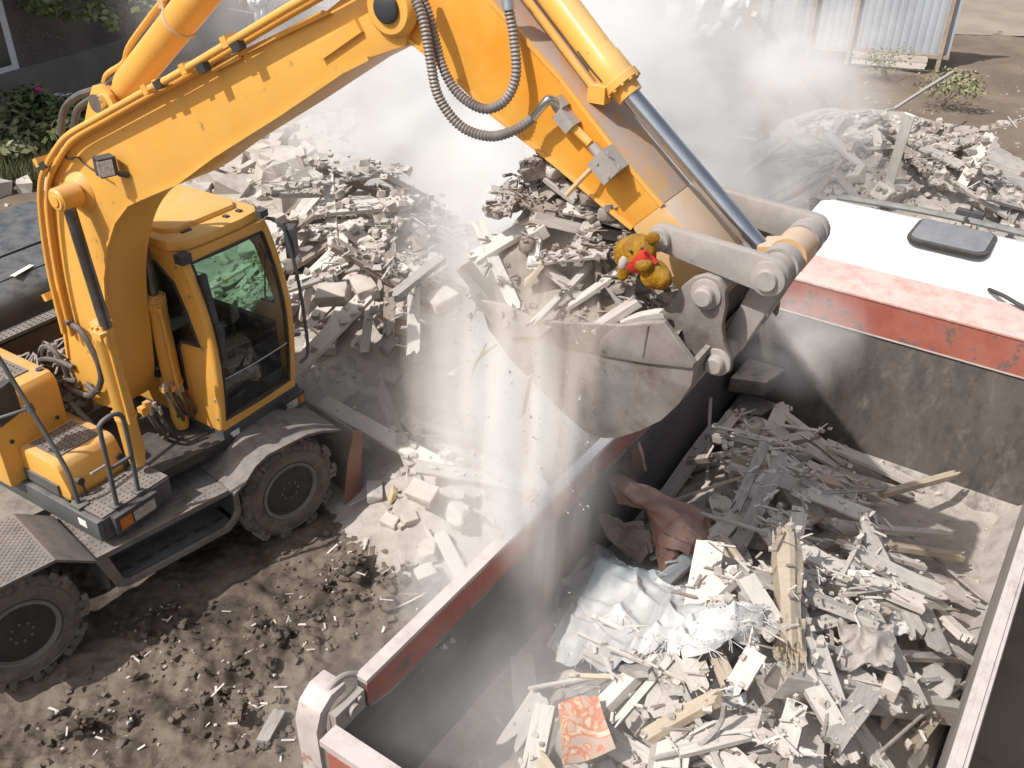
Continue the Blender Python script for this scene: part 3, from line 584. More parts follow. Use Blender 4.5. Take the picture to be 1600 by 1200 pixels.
# bucket cylinder
c0=pp(975,137,-.165); c1=pp(1192,393,-.165); ax=(c1-c0).normalized()
bb=pp(872,0,-.165); 
d=MB(); st_=c0-(c0-bb).normalized()*1.75; axb=(c0-st_).normalized(); Lb=(c0-st_).length
d.lathe(st_,axb,[(0,.06),(.06,.078),(Lb-.17,.078),(Lb-.16,.085),(Lb-.05,.088),(Lb-.045,.098),(Lb-.01,.098),(Lb-.005,.07),(Lb+.05,.066)],28); BC=d.build('bucket_cylinder','yellow',EX)
d=MB(); d.cyl(c0,c1,.046,24); d.build('piston_rod','chrome',BC)
d=MB(); u_=axb.cross(Vector((0,1,0))).normalized()
if u_.z>0: u_=-u_
o1=u_*.085+Vector((0,-.075,0)); d.tube([st_+axb*.1+o1,c0-axb*.07+o1],.02,10); d.box(c0-axb*.05+o1*.95,(.09,.07,.08),bev=.014)
for k in range(12):
    t=2*PI*k/12; p=c0-axb*.03+(u_*math.cos(t)+Vector((0,1,0))*math.sin(t))*.088; d.cyl(p,p+axb*.03,.011,6)
d.build('cylinder_pipe','yellow',BC)
d=MB(); d.tube([pp(902,80,-.24),pp(920,104,-.25),pp(940,128,-.25)],.004,6); d.build('cylinder_cable','black',BC)
# linkage
lk=pp(1205,430,-.47); pv=pp(1035,370,-.47)
def link(y,t,mat='steel',name='idler_link'):
    a=Vector((pv.x,y,pv.z)); b=Vector((lk.x,y,lk.z)); dr=(b-a).normalized(); nn=Vector((-dr.z,0,dr.x)); pts=[]
    for k in range(9): an=PI/2+PI*k/8; p=a+dr*math.cos(an)*.062+nn*math.sin(an)*.062; pts.append((p.x,p.z))
    for k in range(9): an=-PI/2+PI*k/8; p=b+dr*math.cos(an)*.085+nn*math.sin(an)*.085; pts.append((p.x,p.z))
    d=MB(); d.prism(pts,y-t/2,y+t/2,bev=.01); return d.build(name,mat,EX)
IL=link(-.47,.055); link(.13,.055)
d=MB(); d.lathe((lk.x,-.50,lk.z),(0,-1,0),[(0,.08),(.025,.078),(.03,.05),(.05,.045),(.052,.01)],24); d.build('link_pin','steel',IL)
d=MB(); d.lathe((pv.x,-.50,pv.z),(0,-1,0),[(0,.055),(.03,.052),(.032,.032),(.05,.03),(.052,.01)],20); d.build('link_pin','steel',IL)
d=MB()
for y0,y1,r in ((-.44,-.38,.075),(-.37,-.29,.088),(-.28,-.05,.06),(-.05,.04,.088),(.05,.10,.075),(.16,.21,.06)): d.cyl((lk.x,y0,lk.z),(lk.x,y1,lk.z),r,24)
d.build('joint_shaft','steel',EX)
d=MB(); d.lathe((lk.x,-.25,lk.z),(0,1,0),[(0,.09),(.17,.09)],22); d.box(((lk.x+c1.x)/2,-.165,(lk.z+c1.z)/2),(.14,.15,.10),M=Matrix.Rotation(math.atan2(-(lk.z-c1.z),lk.x-c1.x),3,'Y'),bev=.02); d.build('rod_eye','yellowdusty',BC)
# ---- bucket
BN,BF=-.70,.37
SP=[pxz(*p,BN) for p in [(752,470),(775,478),(830,498),(900,505),(965,506),(1040,500),(1088,566),(1082,600),(1062,630),(1035,655),(1000,672),(968,682),(945,683),(918,674),(895,655),(850,612),(800,560),(765,512)]]
d=MB()
for y in (BN,BF): d.prism(SP,y-.015,y+.015,bev=.006)
prof=SP[6:]+[SP[0]]
def shell(u,v):
    t=u*(len(prof)-1); i=min(int(t),len(prof)-2); f=t-i
    return (prof[i][0]*(1-f)+prof[i+1][0]*f,BN+.012+(BF-BN-.024)*v,prof[i][1]*(1-f)+prof[i+1][1]*f)
d.grid(shell,(len(prof)-1)*2,8,thick=.025)
back=[SP[6],pxz(1060,470,BN),pxz(1080,440,BN)]
BK=d.build('bucket','bucket',EX)
d=MB(); d.prism([pxz(*p,BN-.02) for p in [(966,508),(1038,502),(1086,567),(1084,574),(1010,566),(936,553),(940,530)]],BN-.034,BN-.0165,bev=.006); d.prism([pxz(*p,BN-.02) for p in [(966,508),(936,553),(880,545),(830,520),(830,502)]],BN-.026,BN-.0165,bev=.004); d.build('side_plate','bucket',BK)
d=MB(); d.tube([pxz(1014,507,BN-.03)[0:1]+(BN-.036,)+pxz(1014,507,BN-.03)[1:],pxz(1005,556,BN-.03)[0:1]+(BN-.036,)+pxz(1005,556,BN-.03)[1:]],.005,6); d.build('weld_seam','bucket',BK)
# ears
EPX=[(1022,500),(1050,472),(1068,445),(1085,432),(1105,427),(1125,434),(1136,452),(1137,475),(1131,505),(1133,530),(1146,562),(1142,582),(1128,560),(1118,545),(1105,540),(1095,560),(1060,590),(1030,560)]
for y in (-.50,.17):
    q=[pxz(*p,-.50) for p in EPX]
    d=MB(); d.prism(q,y-.025,y+.025,bev=.012); er=d.build('ear','bucket',BK)
    if y<0:
        for (u,v,r) in ((1103,460,.048),(1120,566,.045)):
            p=pp(u,v,-.53); d=MB(); d.lathe((p.x,-.525,p.z),(0,-1,0),[(0,r*1.55),(.012,r*1.5),(.016,r),(.05,r*.98),(.06,r*.8),(.062,.01)],22); d.build('ear_pin','steel',er)
d=MB(); p=pp(1103,460,-.53); d.cyl((p.x,-.47,p.z),(p.x,.14,p.z),.06,20); p=pp(1120,566,-.53); d.cyl((p.x,-.47,p.z),(p.x,.14,p.z),.05,20); d.build('pivot_tube','steel',BK)
d=MB(); d.prism([pxz(*q,-.5) for q in [(1040,500),(1085,450),(1100,500),(1095,560),(1060,610)]],-.47,.15,bev=.01); d.build('back_wall','bucket',BK)
p2=pp(1120,566,-.53); a=Vector((lk.x,0,lk.z)); b=Vector((p2.x,0,p2.z)); dr=(b-a).normalized(); nn=Vector((-dr.z,0,dr.x))
q=[((a+nn*.07).x,(a+nn*.07).z),((a-nn*.07).x,(a-nn*.07).z),((b-nn*.055).x,(b-nn*.055).z),((b+nn*.055).x,(b+nn*.055).z)]
d=MB(); d.prism(q,-.36,-.29,bev=.015); d.prism(q,-.05,.02,bev=.015); m1=a.lerp(b,.3);m2=a.lerp(b,.6); d.prism([((m1+nn*.05).x,(m1+nn*.05).z),((m1-nn*.05).x,(m1-nn*.05).z),((m2-nn*.05).x,(m2-nn*.05).z),((m2+nn*.05).x,(m2+nn*.05).z)],-.29,-.05,bev=.01); d.build('bucket_link','steel',EX)
# lip, side cutter and teeth
lip0=Vector((SP[0][0],0,SP[0][1])); fd=(lip0-Vector((SP[14][0],0,SP[14][1]))).normalized(); fn=Vector((-fd.z,0,fd.x))
ang=math.atan2(-fd.z,fd.x); RL=Matrix.Rotation(ang,3,'Y')
d=MB(); d.box((lip0.x-fd.x*.04,(BN+BF)/2,lip0.z-fd.z*.04),(.16,BF-BN+.04,.045),M=RL,bev=.012); d.build('cutting_lip','steel',BK)
for k in range(5):
    y=BN+.06+k*(BF-BN-.12)/4
    d=MB(); t0=lip0-fd*.02
    d.box((t0.x+fd.x*.03,y,t0.z+fd.z*.03),(.14,.10,.085),M=RL,bev=.014); d.box((t0.x+fd.x*.14,y,t0.z+fd.z*.14),(.16,.085,.05),M=RL,bev=.014); d.build('tooth','steel',BK)
d=MB(); d.prism([pxz(*p,BN-.03) for p in [(752,468),(785,474),(835,497),(862,512),(845,525),(800,527),(772,505)]],BN-.045,BN-.016,bev=.01)
for u,v in ((782,490),(800,488),(790,503)): p=pp(u,v,BN-.05); d.cyl((p.x,BN-.04,p.z),(p.x,BN-.065,p.z),.022,8)
d.build('side_cutter','steel',BK)
# ---- cab
CY0,CY1=.22,1.18
d=MB(); d.b2((-.7,CY0+.01,1.03),(1.04,CY1+.02,1.28),bev=.02); CB=d.build('cab_base','grey',EX)
d=MB(); d.b2((1.035,.93,1.07),(1.10,1.21,1.22),bev=.02); cl=d.build('lamp_housing','dash',EX)
d=MB(); d.b2((1.098,1.13,1.10),(1.106,1.195,1.19),bev=.006); d.build('turn_signal','amber',cl)
d=MB(); d.b2((1.098,.96,1.10),(1.106,1.11,1.19),bev=.006); d.build('headlight','lens',cl)
d=MB(); d.box((1.041,.36,1.19),(.003,.10,.06),bev=0); d.build('sticker','sticker',CB)
pil=[(1.10,2.15),(1.055,2.5),(.96,2.84),(.86,2.98),(.5,2.98),(.6,2.84),(.78,2.70),(.87,2.45),(.955,2.14)]
lowp=[(1.02,1.281),(1.075,1.7),(1.10,2.15),(.955,2.14),(.72,2.12),(.68,2.06),(.68,1.62),(-.5,1.62),(-.7,1.62),(-.7,1.281)]
rear=[(-.7,1.62),(-.5,1.62),(-.5,2.88),(.6,2.84),(.5,2.98),(-.7,2.98)]
d=MB()
for y0,y1 in ((CY0,CY0+.05),(CY1-.05,CY1)):
    for q in (pil,lowp,rear): d.prism(q,y0,y1,bev=.008)
cabedge=[(1.02,1.30),(1.075,1.7),(1.10,2.15),(1.055,2.5),(.96,2.84),(.90,2.95)]
for y in (CY0+.035,CY1-.035): d.tube(spline([(x-.02,y,z) for x,z in cabedge],4),.042,10)
d.b2((.97,CY0+.03,1.281),(1.045,CY1-.03,1.36),bev=.015); d.b2((.84,CY0+.03,2.89),(.945,CY1-.03,2.979),bev=.015)
d.b2((-.70,CY0+.05,1.281),(-.66,CY1-.05,2.2),bev=.005)
d.prism([(.55,1.32),(.60,1.50),(.645,1.50),(.68,1.36),(.67,1.30)],CY0-.015,CY0,bev=.005)
CF_=d.build('cab_frame','yellow',EX)
d=MB()
for x,z in ((1.02,2.13),(.98,2.62),(.88,2.86),(1.06,1.62),(1.045,1.42)): p=(x-.03,CY0,z); d.cyl(p,(x-.03,CY0-.015,z),.014,8)
d.build('bolt','steel',CF_)
d=MB(); d.prism([(-.73,CY0-.01),(.80,CY0-.01),(.90,CY0+.08),(.93,.5),(.93,.9),(.90,CY1-.08),(.80,CY1+.01),(-.73,CY1+.01)],2.98,3.07,axis='xy',bev=.03); d.prism([(-.66,CY0+.08),(.62,CY0+.08),(.72,CY0+.16),(.72,CY1-.16),(.62,CY1-.08),(-.66,CY1-.08)],3.06,3.115,axis='xy',bev=.022)
RF=d.build('cab_roof','roof',EX)
d=MB(); d.box((.76,.45,3.075),(.03,.10,.012),bev=.004); d.build('roof_fitting','black',RF)
for y in (.85,1.0): d=MB(); d.box((.80,y,3.075),(.05,.04,.02),bev=.006); d.build('roof_fitting','black',RF)
d=MB(); d.box((.93,.24,2.95),(.10,.10,.08),bev=.02); d.build('roof_lamp','dash',RF); d=MB(); d.box((.95,1.12,3.05),(.06,.09,.06),bev=.015); d.build('roof_lamp','dash',RF)
# gaskets (thin black line round the glass)
def ring(poly,y,r=.011): 
    P=[Vector((a,y,b)) for a,b in poly]; return P+[P[0]]
win=[(-.5,1.62),(.68,1.62),(.68,2.06),(.72,2.12),(.955,2.14),(.87,2.45),(.78,2.70),(.6,2.84),(-.5,2.88)]
for y,mt_ in ((CY0+.02,'glass'),(CY1-.02,'greenglass')):
    d=MB(); d.prism(win,y-.003,y+.003,bev=0); d.build('side_window',mt_,EX)
    d=MB(); d.tube(ring(win,y-.02 if y<.5 else y+.02),.016,6); d.build('window_seal','black',CF_)
es=spline([(x,0,z) for x,z in cabedge],10)
def ex(z):
    for a,b in zip(es,es[1:]):
        if a.z<=z<=b.z: return a.x+(b.x-a.x)*(z-a.z)/(b.z-a.z)
    return es[-1].x if z>2 else es[0].x
for z0,z1 in ((1.37,1.80),(1.812,2.885)):
    d=MB(); d.grid(lambda u,v:(ex(z0+(z1-z0)*u)-.012+.02*math.sin(PI*v),CY0+.075+(CY1-CY0-.15)*v,z0+(z1-z0)*u),10,6); d.build('windscreen','glass',EX)
d=MB()
for y in (CY0+.082,CY1-.082): d.tube([(ex(z)-.004,y,z) for z in [1.37+.1*k for k in range(16)]],.016,6)
for z in (1.372,2.885): d.tube([(ex(z)-.006+.02*math.sin(PI*k/6),CY0+.08+(CY1-CY0-.16)*k/6,z) for k in range(7)],.014,6)
d.build('windscreen_seal','black',CF_)
d=MB(); d.tube([(ex(1.806)-.004+.02*math.sin(PI*k/6),CY0+.08+(CY1-CY0-.16)*k/6,1.806) for k in range(7)],.007,6); d.build('windscreen_divider','pipe',CF_)
# wiper
d=MB(); d.tube(spline([(ex(2.82)+.03,1.0,2.82),(ex(2.6)+.05,1.03,2.62),(ex(2.4)+.05,1.05,2.42)],5),.010,6); d.tube([(ex(2.75)+.04,1.02,2.74),(ex(2.3)+.04,.86,2.38)],.007,6); d.build('wiper','black',CF_)
d=MB()
for z0,z1 in ((2.0,2.35),(2.36,2.8)): d.box((ex((z0+z1)/2)+.02,CY0+.10,(z0+z1)/2),(.045,.05,z1-z0),M=Matrix.Rotation(-.12 if z0>2.3 else .03,3,'Y'),bev=.012)
d.build('wiper_motor_cover','dash',CF_)
# interior
d=MB(); d.b2((-.55,.42,1.62),(.02,.92,1.80),bev=.05); d.box((-.42,.67,2.15),(.14,.46,.75),M=Matrix.Rotation(-.15,3,'Y'),bev=.05); d.box((-.5,.67,2.62),(.10,.26,.2),bev=.04); d.build('operator_seat','seat',EX)
d=MB(); d.b2((-.66,.28,1.285),(.98,1.12,1.31)); d.b2((-.3,.30,1.31),(.45,.45,1.85),bev=.03); d.b2((-.3,.92,1.31),(.45,1.06,1.85),bev=.03); d.box((.72,.68,1.62),(.16,.30,.62),M=Matrix.Rotation(.25,3,'Y'),bev=.04); d.b2((.60,.30,1.31),(.96,.42,2.05),bev=.03); d.b2((-.66,.28,1.31),(-.60,1.12,2.97)); d.b2((-.6,1.06,1.31),(.93,1.125,1.98)); d.b2((-.6,.275,1.31),(.64,.29,1.64)); d.b2((-.6,.28,2.93),(.80,1.12,2.97)); d.prism([(.95,1.31),(.985,1.31),(.99,1.5),(.95,1.5)],.3,1.1); d.build('dashboard','dash',EX)
d=MB(); cc=Vector((.62,.68,2.02)); RM=Matrix.Rotation(.6,3,'Y'); ptsw=[cc+RM@Vector((math.cos(t)*.17,math.sin(t)*.17,0)) for t in [2*PI*k/24 for k in range(25)]]
d.tube(ptsw,.016,8,caps=False)
for k in range(3): t=2*PI*k/3; d.tube([cc,cc+RM@Vector((math.cos(t)*.17,math.sin(t)*.17,0))],.012,6)
d.tube([cc,(.72,.68,1.8)],.03,8); d.build('steering_wheel','black',EX)
d=MB(); d.box((.80,.42,2.28),(.05,.20,.15),bev=.02); d.tube([(.80,.42,2.2),(.84,.36,2.0)],.015,6); d.build('monitor','dash',EX)
d=MB(); d.box((.70,.86,2.12),(.02,.13,.17),M=Matrix.Rotation(.4,3,'Z'),bev=.004); d.build('paper_note','cap',EX)
# left-hand mirror on its black bar
d=MB(); d.tube(spline([(.88,1.18,2.97),(1.0,1.20,2.97),(1.08,1.24,2.86),(1.13,1.27,2.45),(1.14,1.29,2.0),(1.13,1.29,1.62),(1.08,1.22,1.52)],6),.017,8); mb_=d.build('mirror_bar','grey',EX)
d=MB(); d.box((1.06,1.32,2.74),(.08,.14,.28),M=Matrix.Rotation(.5,3,'Z'),bev=.03); d.build('mirror','dash',mb_)

# ================================================================== TRUCK
TR=empty('dump_truck',TO,TY)
tag(TR,'dump truck with white cab and worn red bed full of demolition debris','truck')
BW_,BL,ZT,ZF=2.45,5.2,2.518,1.30
def T_(): return MB()
d=T_(); d.b2((-.02,-BW_,ZF-.08),(BL,0,ZF),bev=.004); d.build('bed_floor','dustybed',TR)
# left side
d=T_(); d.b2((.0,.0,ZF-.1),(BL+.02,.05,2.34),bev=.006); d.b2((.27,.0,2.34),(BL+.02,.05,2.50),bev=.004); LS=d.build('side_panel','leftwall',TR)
d=T_(); d.prism([(.33,2.33),(.42,2.30),(BL-.02,2.30),(BL-.02,2.497),(.27,2.497),(.27,2.36)],-.010,-.001,axis='xz',bev=.003); 
d.b2((.3,.051,2.28),(BL,.058,2.497),bev=.003); d.build('red_band','red',LS)
d=T_(); d.tube([(.27,-.012,2.345),(.34,-.012,2.32),(.42,-.012,2.295),(1.6,-.012,2.297),(BL-.05,-.012,2.297)],.007,6); d.build('weld_edge','leftwall',LS)
d=T_(); d.b2((.27,-.012,2.50),(BL+.02,.062,2.528),bev=.010); d.build('top_rail','cap',LS)
d=T_()
for x in (.6,1.6,2.6,3.6,4.6): d.b2((x,.052,ZF-.1),(x+.10,.12,2.27),bev=.01)
d.build('stiffener','red',LS)
for (u,v) in ((688,1010),(700,1000)): d=T_(); p=b_in(wp(u,v,TO,TN)); d.tube([(p.x,-.002,p.z),(p.x,-.03,p.z+.015)],.016,8); d.tube([(p.x-.02,-.03,p.z+.03),(p.x,-.035,p.z+.015),(p.x+.02,-.03,p.z-.01)],.007,6); d.build('eye_bolt','steel',LS)
# right side
y0=-BW_
d=T_(); d.b2((.0,y0-.05,ZF-.1),(BL+.02,y0,2.49),bev=.006); RS=d.build('side_panel','dustybed',TR)
d=T_(); d.b2((.0,y0-.075,2.492),(BL+.02,y0+.006,2.522),bev=.010); d.b2((.0,y0-.082,2.44),(BL,y0-.051,2.491),bev=.008); d.b2((0,y0-.055,2.522),(BL,y0-.018,2.534),bev=.005); d.build('top_rail','cap',RS)
d=T_()
for x in (.4,1.4,2.4,3.4,4.4): d.b2((x,y0-.10,ZF-.1),(x+.10,y0-.052,2.2),bev=.01)
d.build('stiffener','leftwall',RS)
# headboard
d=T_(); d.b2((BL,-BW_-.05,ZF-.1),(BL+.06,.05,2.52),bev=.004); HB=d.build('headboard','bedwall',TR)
d=T_(); d.b2((BL-.008,-BW_-.05,2.535),(BL+.06,.05,2.84),bev=.004); d.build('red_band','red',HB)
d=T_(); d.tube([(BL-.012,-BW_,2.528),(BL-.012,0,2.528)],.008,6); d.build('weld_edge','steel',HB)
d=T_(); d.prism([(BL-.02,2.842),(BL+.40,2.90),(BL+.42,2.87),(BL+.30,2.82),(BL-.02,2.82)],-BW_-.08,.10,axis='xz',bev=.008); d.build('cab_guard','pinkcap',HB)
d=T_()
for z,w_ in ((1.98,.42),(1.62,.36)): d.prism([(BL-.002,-.06),(BL-w_,-.06),(BL-w_*.75,-.34),(BL-.002,-.40)],z-.14,z,axis='xy',bev=.012)
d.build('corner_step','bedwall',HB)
d=T_(); d.prism([(-.002,ZF),(-.16,ZF),(-.002,ZF+.16)],.02,BL-.02,axis='yz',bev=.004); d.prism([(-BW_+.002,ZF),(-BW_+.16,ZF),(-BW_+.002,ZF+.16)],.02,BL-.02,axis='yz',bev=.004); d.build('floor_fillet','dustybed',TR)
d=T_(); d.prism([(BL-.002,ZF),(BL-.12,ZF),(BL-.002,ZF+.12)],-BW_+.02,-.02,axis='xz',bev=.004); d.build('floor_fillet','bedwall',TR)
# tailgate and posts
d=T_(); d.b2((-.07,-BW_+.03,ZF-.1),(-.012,-.05,2.47),bev=.006); TG=d.build('tailgate','tailgrey',TR)
d=T_(); d.b2((-.095,-BW_+.03,2.472),(.012,-.05,2.51),bev=.01); d.build('top_rail','cap',TG)
for nm,mt,z0,z1 in (('red_band','red',2.33,2.46),('grey_band','tailgrey',2.19,2.31),('yellow_band','tailyellow',2.07,2.17)):
    d=T_(); d.b2((-.092,-BW_+.06,z0),(-.071,-.09,z1),bev=.006); d.build(nm,mt,TG)
d=T_()
d.prism([(-.02,1.1),(-.02,2.40),(.02,2.50),(.10,2.55),(.20,2.545),(.20,2.49),(.12,2.485),(.065,2.45),(.05,2.38),(.05,1.1)],.054,.20,axis='xz',bev=.012)
d.build('corner_post','cap',TR)
d=T_(); d.prism([(-.02,1.1),(-.02,2.40),(.02,2.50),(.10,2.55),(.20,2.545),(.20,2.49),(.12,2.485),(.065,2.45),(.05,2.38),(.05,1.1)],-BW_-.20,-BW_-.054,axis='xz',bev=.012); d.build('corner_post','cap',TR)
d=T_(); d.tube(spline([(.06,.10,2.40),(.09,.10,2.50),(.15,.09,2.56),(.23,.08,2.55),(.29,.06,2.51)],5),.016,8); d.b2((.06,.0,2.341),(.26,.045,2.47),bev=.02); d.cyl((.17,.0,2.42),(.17,-.025,2.42),.035,14); d.cyl((.22,.0,2.45),(.22,-.015,2.45),.014,8); d.build('hinge_bracket','steel',TR)
d=T_(); d.tube(spline([(-.02,-.01,2.36),(.01,-.02,2.26),(.02,-.02,2.15)],4),.012,6); d.build('chain_hook','black',TR)
# frame and wheels under the bed
d=T_()
for y in (-.75,-1.70): d.b2((-.1,y-.05,.85),(7.2,y+.05,1.12),bev=.01)
d.b2((.3,-1.9,1.0),(5.1,-.55,1.2),bev=.02); d.build('chassis_frame','chassis',TR)
for x in (.9,2.2,6.3):
    for y,sg in ((-.02,1),(-2.43,-1)):
        d=T_(); d.lathe((x,y,.52),(0,-sg,0),[(.03,.28),(0,.33),(.01,.45),(.05,.50),(.09,.52),(.24,.52),(.29,.47),(.3,.33),(.27,.28)],36,caps=False)
        W=d.build('wheel','tyre',TR); d=T_(); d.lathe((x,y,.52),(0,-sg,0),[(.02,.29),(.01,.27),(.10,.22),(.12,.12),(.04,.10),(.03,.01)],28); d.build('rim','rim',W)
# cab
ZR=3.12
cf=b_in(wz(1352,318,ZR)); cr_=b_in(wz(1600,352,ZR)); XF=(cf.x+cr_.x)/2
d=T_()
pr=[(5.70,1.0),(5.62,2.0),(5.66,2.78),(5.74,2.98),(5.90,3.085),(6.3,ZR),(XF-.25,ZR),(XF-.06,ZR-.05),(XF+.05,2.85),(XF+.25,2.1),(XF+.28,1.0)]
d.prism(pr,-2.36,-.09,axis='xz',bev=.10); CAB=d.build('cab','white',TR,smooth=50)
h=[b_in(wz(u,v,ZR+.03)) for u,v in ((1440,343),(1560,360),(1545,396),(1412,372))]
hc=sum(h,Vector())/4; hx=abs(((h[0]+h[1])/2-(h[2]+h[3])/2).x); hy=abs(((h[0]+h[3])/2-(h[1]+h[2])/2).y)
def rrect(cx,cy,w_,h_,r):
    o=[]
    for sx,sy,a0 in ((1,1,0),(-1,1,PI/2),(-1,-1,PI),(1,-1,1.5*PI)):
        for k in range(5): a=a0+PI/2*k/4; o.append((cx+sx*(w_/2-r)+r*math.cos(a),cy+sy*(h_/2-r)+r*math.sin(a)))
    return o
MT['hatch']=M('tinted_roof_hatch',(.20,.215,.235),(.17,.18,.2),scale=3,rough=.35,dust=.4,dustc=(.36,.35,.35))
d=T_(); d.prism(rrect(hc.x,hc.y,hx+.02,hy+.02,.10),ZR-.01,ZR+.022,axis='xy',bev=.008); hh=d.build('roof_hatch','black',CAB)
d=T_(); d.prism(rrect(hc.x,hc.y,hx-.04,hy-.04,.08),ZR+.022,ZR+.032,axis='xy',bev=.004); d.build('hatch_glass','hatch',hh)
d=T_(); d.tube(spline([(hc.x+hx/2,hc.y-.02,ZR+.05),(hc.x+hx/2+.15,hc.y-.02,ZR+.06),(XF-.1,hc.y,ZR+.03)],4),.012,6); d.build('hatch_cable','black',hh)
mk=b_in(wz(1516,333,ZR+.05))
d=T_(); d.box((mk.x,mk.y,ZR+.04),(.08,.22,.06),bev=.015); d.cyl((mk.x,mk.y,ZR+.06),(mk.x,mk.y,ZR+.13),.012,8); d.build('roof_marker','dash',CAB)
MT['visor']=M('dark_green_visor',(.10,.115,.105),(.15,.15,.14),scale=3,rough=.5,dust=.5,dustc=(.4,.38,.36))
d=T_()
def vis(u,v):
    y=-.22-2.1*u; bow=.08*(1-(2*u-1)**2)
    return (XF-.17+bow+.17*v,y,ZR+.012-.03*v+.03*math.sin(PI*v)-.015*(2*u-1)**2)
d.grid(vis,20,5,thick=.02); d.build('sun_visor','visor',CAB)
d=T_()
for y in (-.085,-2.365): d.b2((6.1,y-.012,1.9),(6.95,y+.012,2.7),bev=.01)
d.build('side_window','winglass',CAB)
d=T_(); d.tube(spline([b_in(wz(1545,452,2.93)),b_in(wz(1570,463,2.95)),b_in(wz(1600,480,2.93)),b_in(wz(1650,500,2.9))],4),.016,6); d.build('cable','black',CAB)

# ================================================================== DEBRIS
class Field:
    def __init__(s,x0,x1,y0,y1,res,base):
        s.x0,s.y0,s.res=x0,y0,res; s.nx=int((x1-x0)/res)+1; s.ny=int((y1-y0)/res)+1
        s.h=np.array([[base(x0+i*res,y0+j*res) for j in range(s.ny)] for i in range(s.nx)]); s.base=base
    def at(s,x,y):
        i=int((x-s.x0)/s.res+.5); j=int((y-s.y0)/s.res+.5)
        i=min(max(i,0),s.nx-1); j=min(max(j,0),s.ny-1); return s.h[i,j]
    def put(s,x,y,z):
        i=int((x-s.x0)/s.res+.5); j=int((y-s.y0)/s.res+.5)
        if 0<=i<s.nx and 0<=j<s.ny and s.h[i,j]<z: s.h[i,j]=z
def plank_mb(L,W,T,jag=.06,warp=.01,split=5):
    mb=MB(); n=split; xs=[-.5*L,-.3*L,0,.3*L,.5*L]; ph=U(0,6)
    e0=[U(0,jag) if rnd()<.8 else U(0,jag*2.2) for _ in range(n+1)]; e1=[U(0,jag) if rnd()<.8 else U(0,jag*2.2) for _ in range(n+1)]
    if rnd()<.35: e0=[U(0,.008) for _ in e0]
    if rnd()<.25: e1=[U(0,.008) for _ in e1]
    top=[];bot=[]
    wv=[U(.94,1.04) for _ in xs]
    for k,x in enumerate(xs):
        rt=[];rb=[]
        for j in range(n+1):
            y=(-.5+j/n)*W*wv[k]; xx=x
            if k==0: xx=x+e0[j]
            if k==len(xs)-1: xx=x-e1[j]
            z=warp*math.sin(ph+x/L*3)+U(-.0015,.0015)
            rt.append(mb._v((xx,y,z+T/2))); rb.append(mb._v((xx+U(-.4,.4)*(jag*.3 if k in(0,4) else 0),y,z-T/2)))
        top.append(rt);bot.append(rb)
    F=mb.bm.faces.new
    for k in range(len(xs)-1):
        for j in range(n):
            F((top[k][j],top[k+1][j],top[k+1][j+1],top[k][j+1])); F((bot[k][j+1],bot[k+1][j+1],bot[k+1][j],bot[k][j]))
        F((top[k][0],bot[k][0],bot[k+1][0],top[k+1][0])); F((top[k+1][n],bot[k+1][n],bot[k][n],top[k][n]))
    for j in range(n):
        F((top[0][j+1],bot[0][j+1],bot[0][j],top[0][j])); F((top[-1][j],bot[-1][j],bot[-1][j+1],top[-1][j+1]))
    return mb
def chunk_mb(sx,sy,sz,n=16,blocky=.5):
    pts=[]
    if rnd()<blocky:
        for i in (-1,1):
            for j in (-1,1):
                for k in (-1,1):
                    if rnd()<.2:
                        for q in range(3):
                            p=[i*sx/2,j*sy/2,k*sz/2]; p[q]*=U(.2,.6); pts.append(p)
                    else: pts.append((i*sx/2*U(.86,1),j*sy/2*U(.86,1),k*sz/2*U(.86,1)))
    else:
        for _ in range(n):
            v=Vector((random.gauss(0,1),random.gauss(0,1),random.gauss(0,1))).normalized()*U(.75,1.0); pts.append((v.x*sx/2,v.y*sy/2,v.z*sz/2))
    mb=MB(); mb.hull(pts)
    mb._bev(list(mb.bm.faces),min(sx,sy,sz)*.06,1)
    if max(sx,sy,sz)>.16:
        bmesh.ops.triangulate(mb.bm,faces=list(mb.bm.faces)); bmesh.ops.subdivide_edges(mb.bm,edges=list(mb.bm.edges),cuts=2,use_grid_fill=True)
        sd=U(0,99); a=min(sx,sy,sz)*.10
        for v in mb.bm.verts: v.co+=v.co.normalized()*(noise.noise(v.co*22+Vector((sd,0,0)))*a*.6+noise.noise(v.co*9+Vector((sd,5,0)))*a)
    return mb
def orient(o,P,xdir,zdir):
    x=xdir.normalized(); z=(zdir-x*zdir.dot(x)).normalized(); y=z.cross(x)
    m=Matrix((x,y,z)).transposed().to_4x4(); m.translation=P; o.matrix_world=m
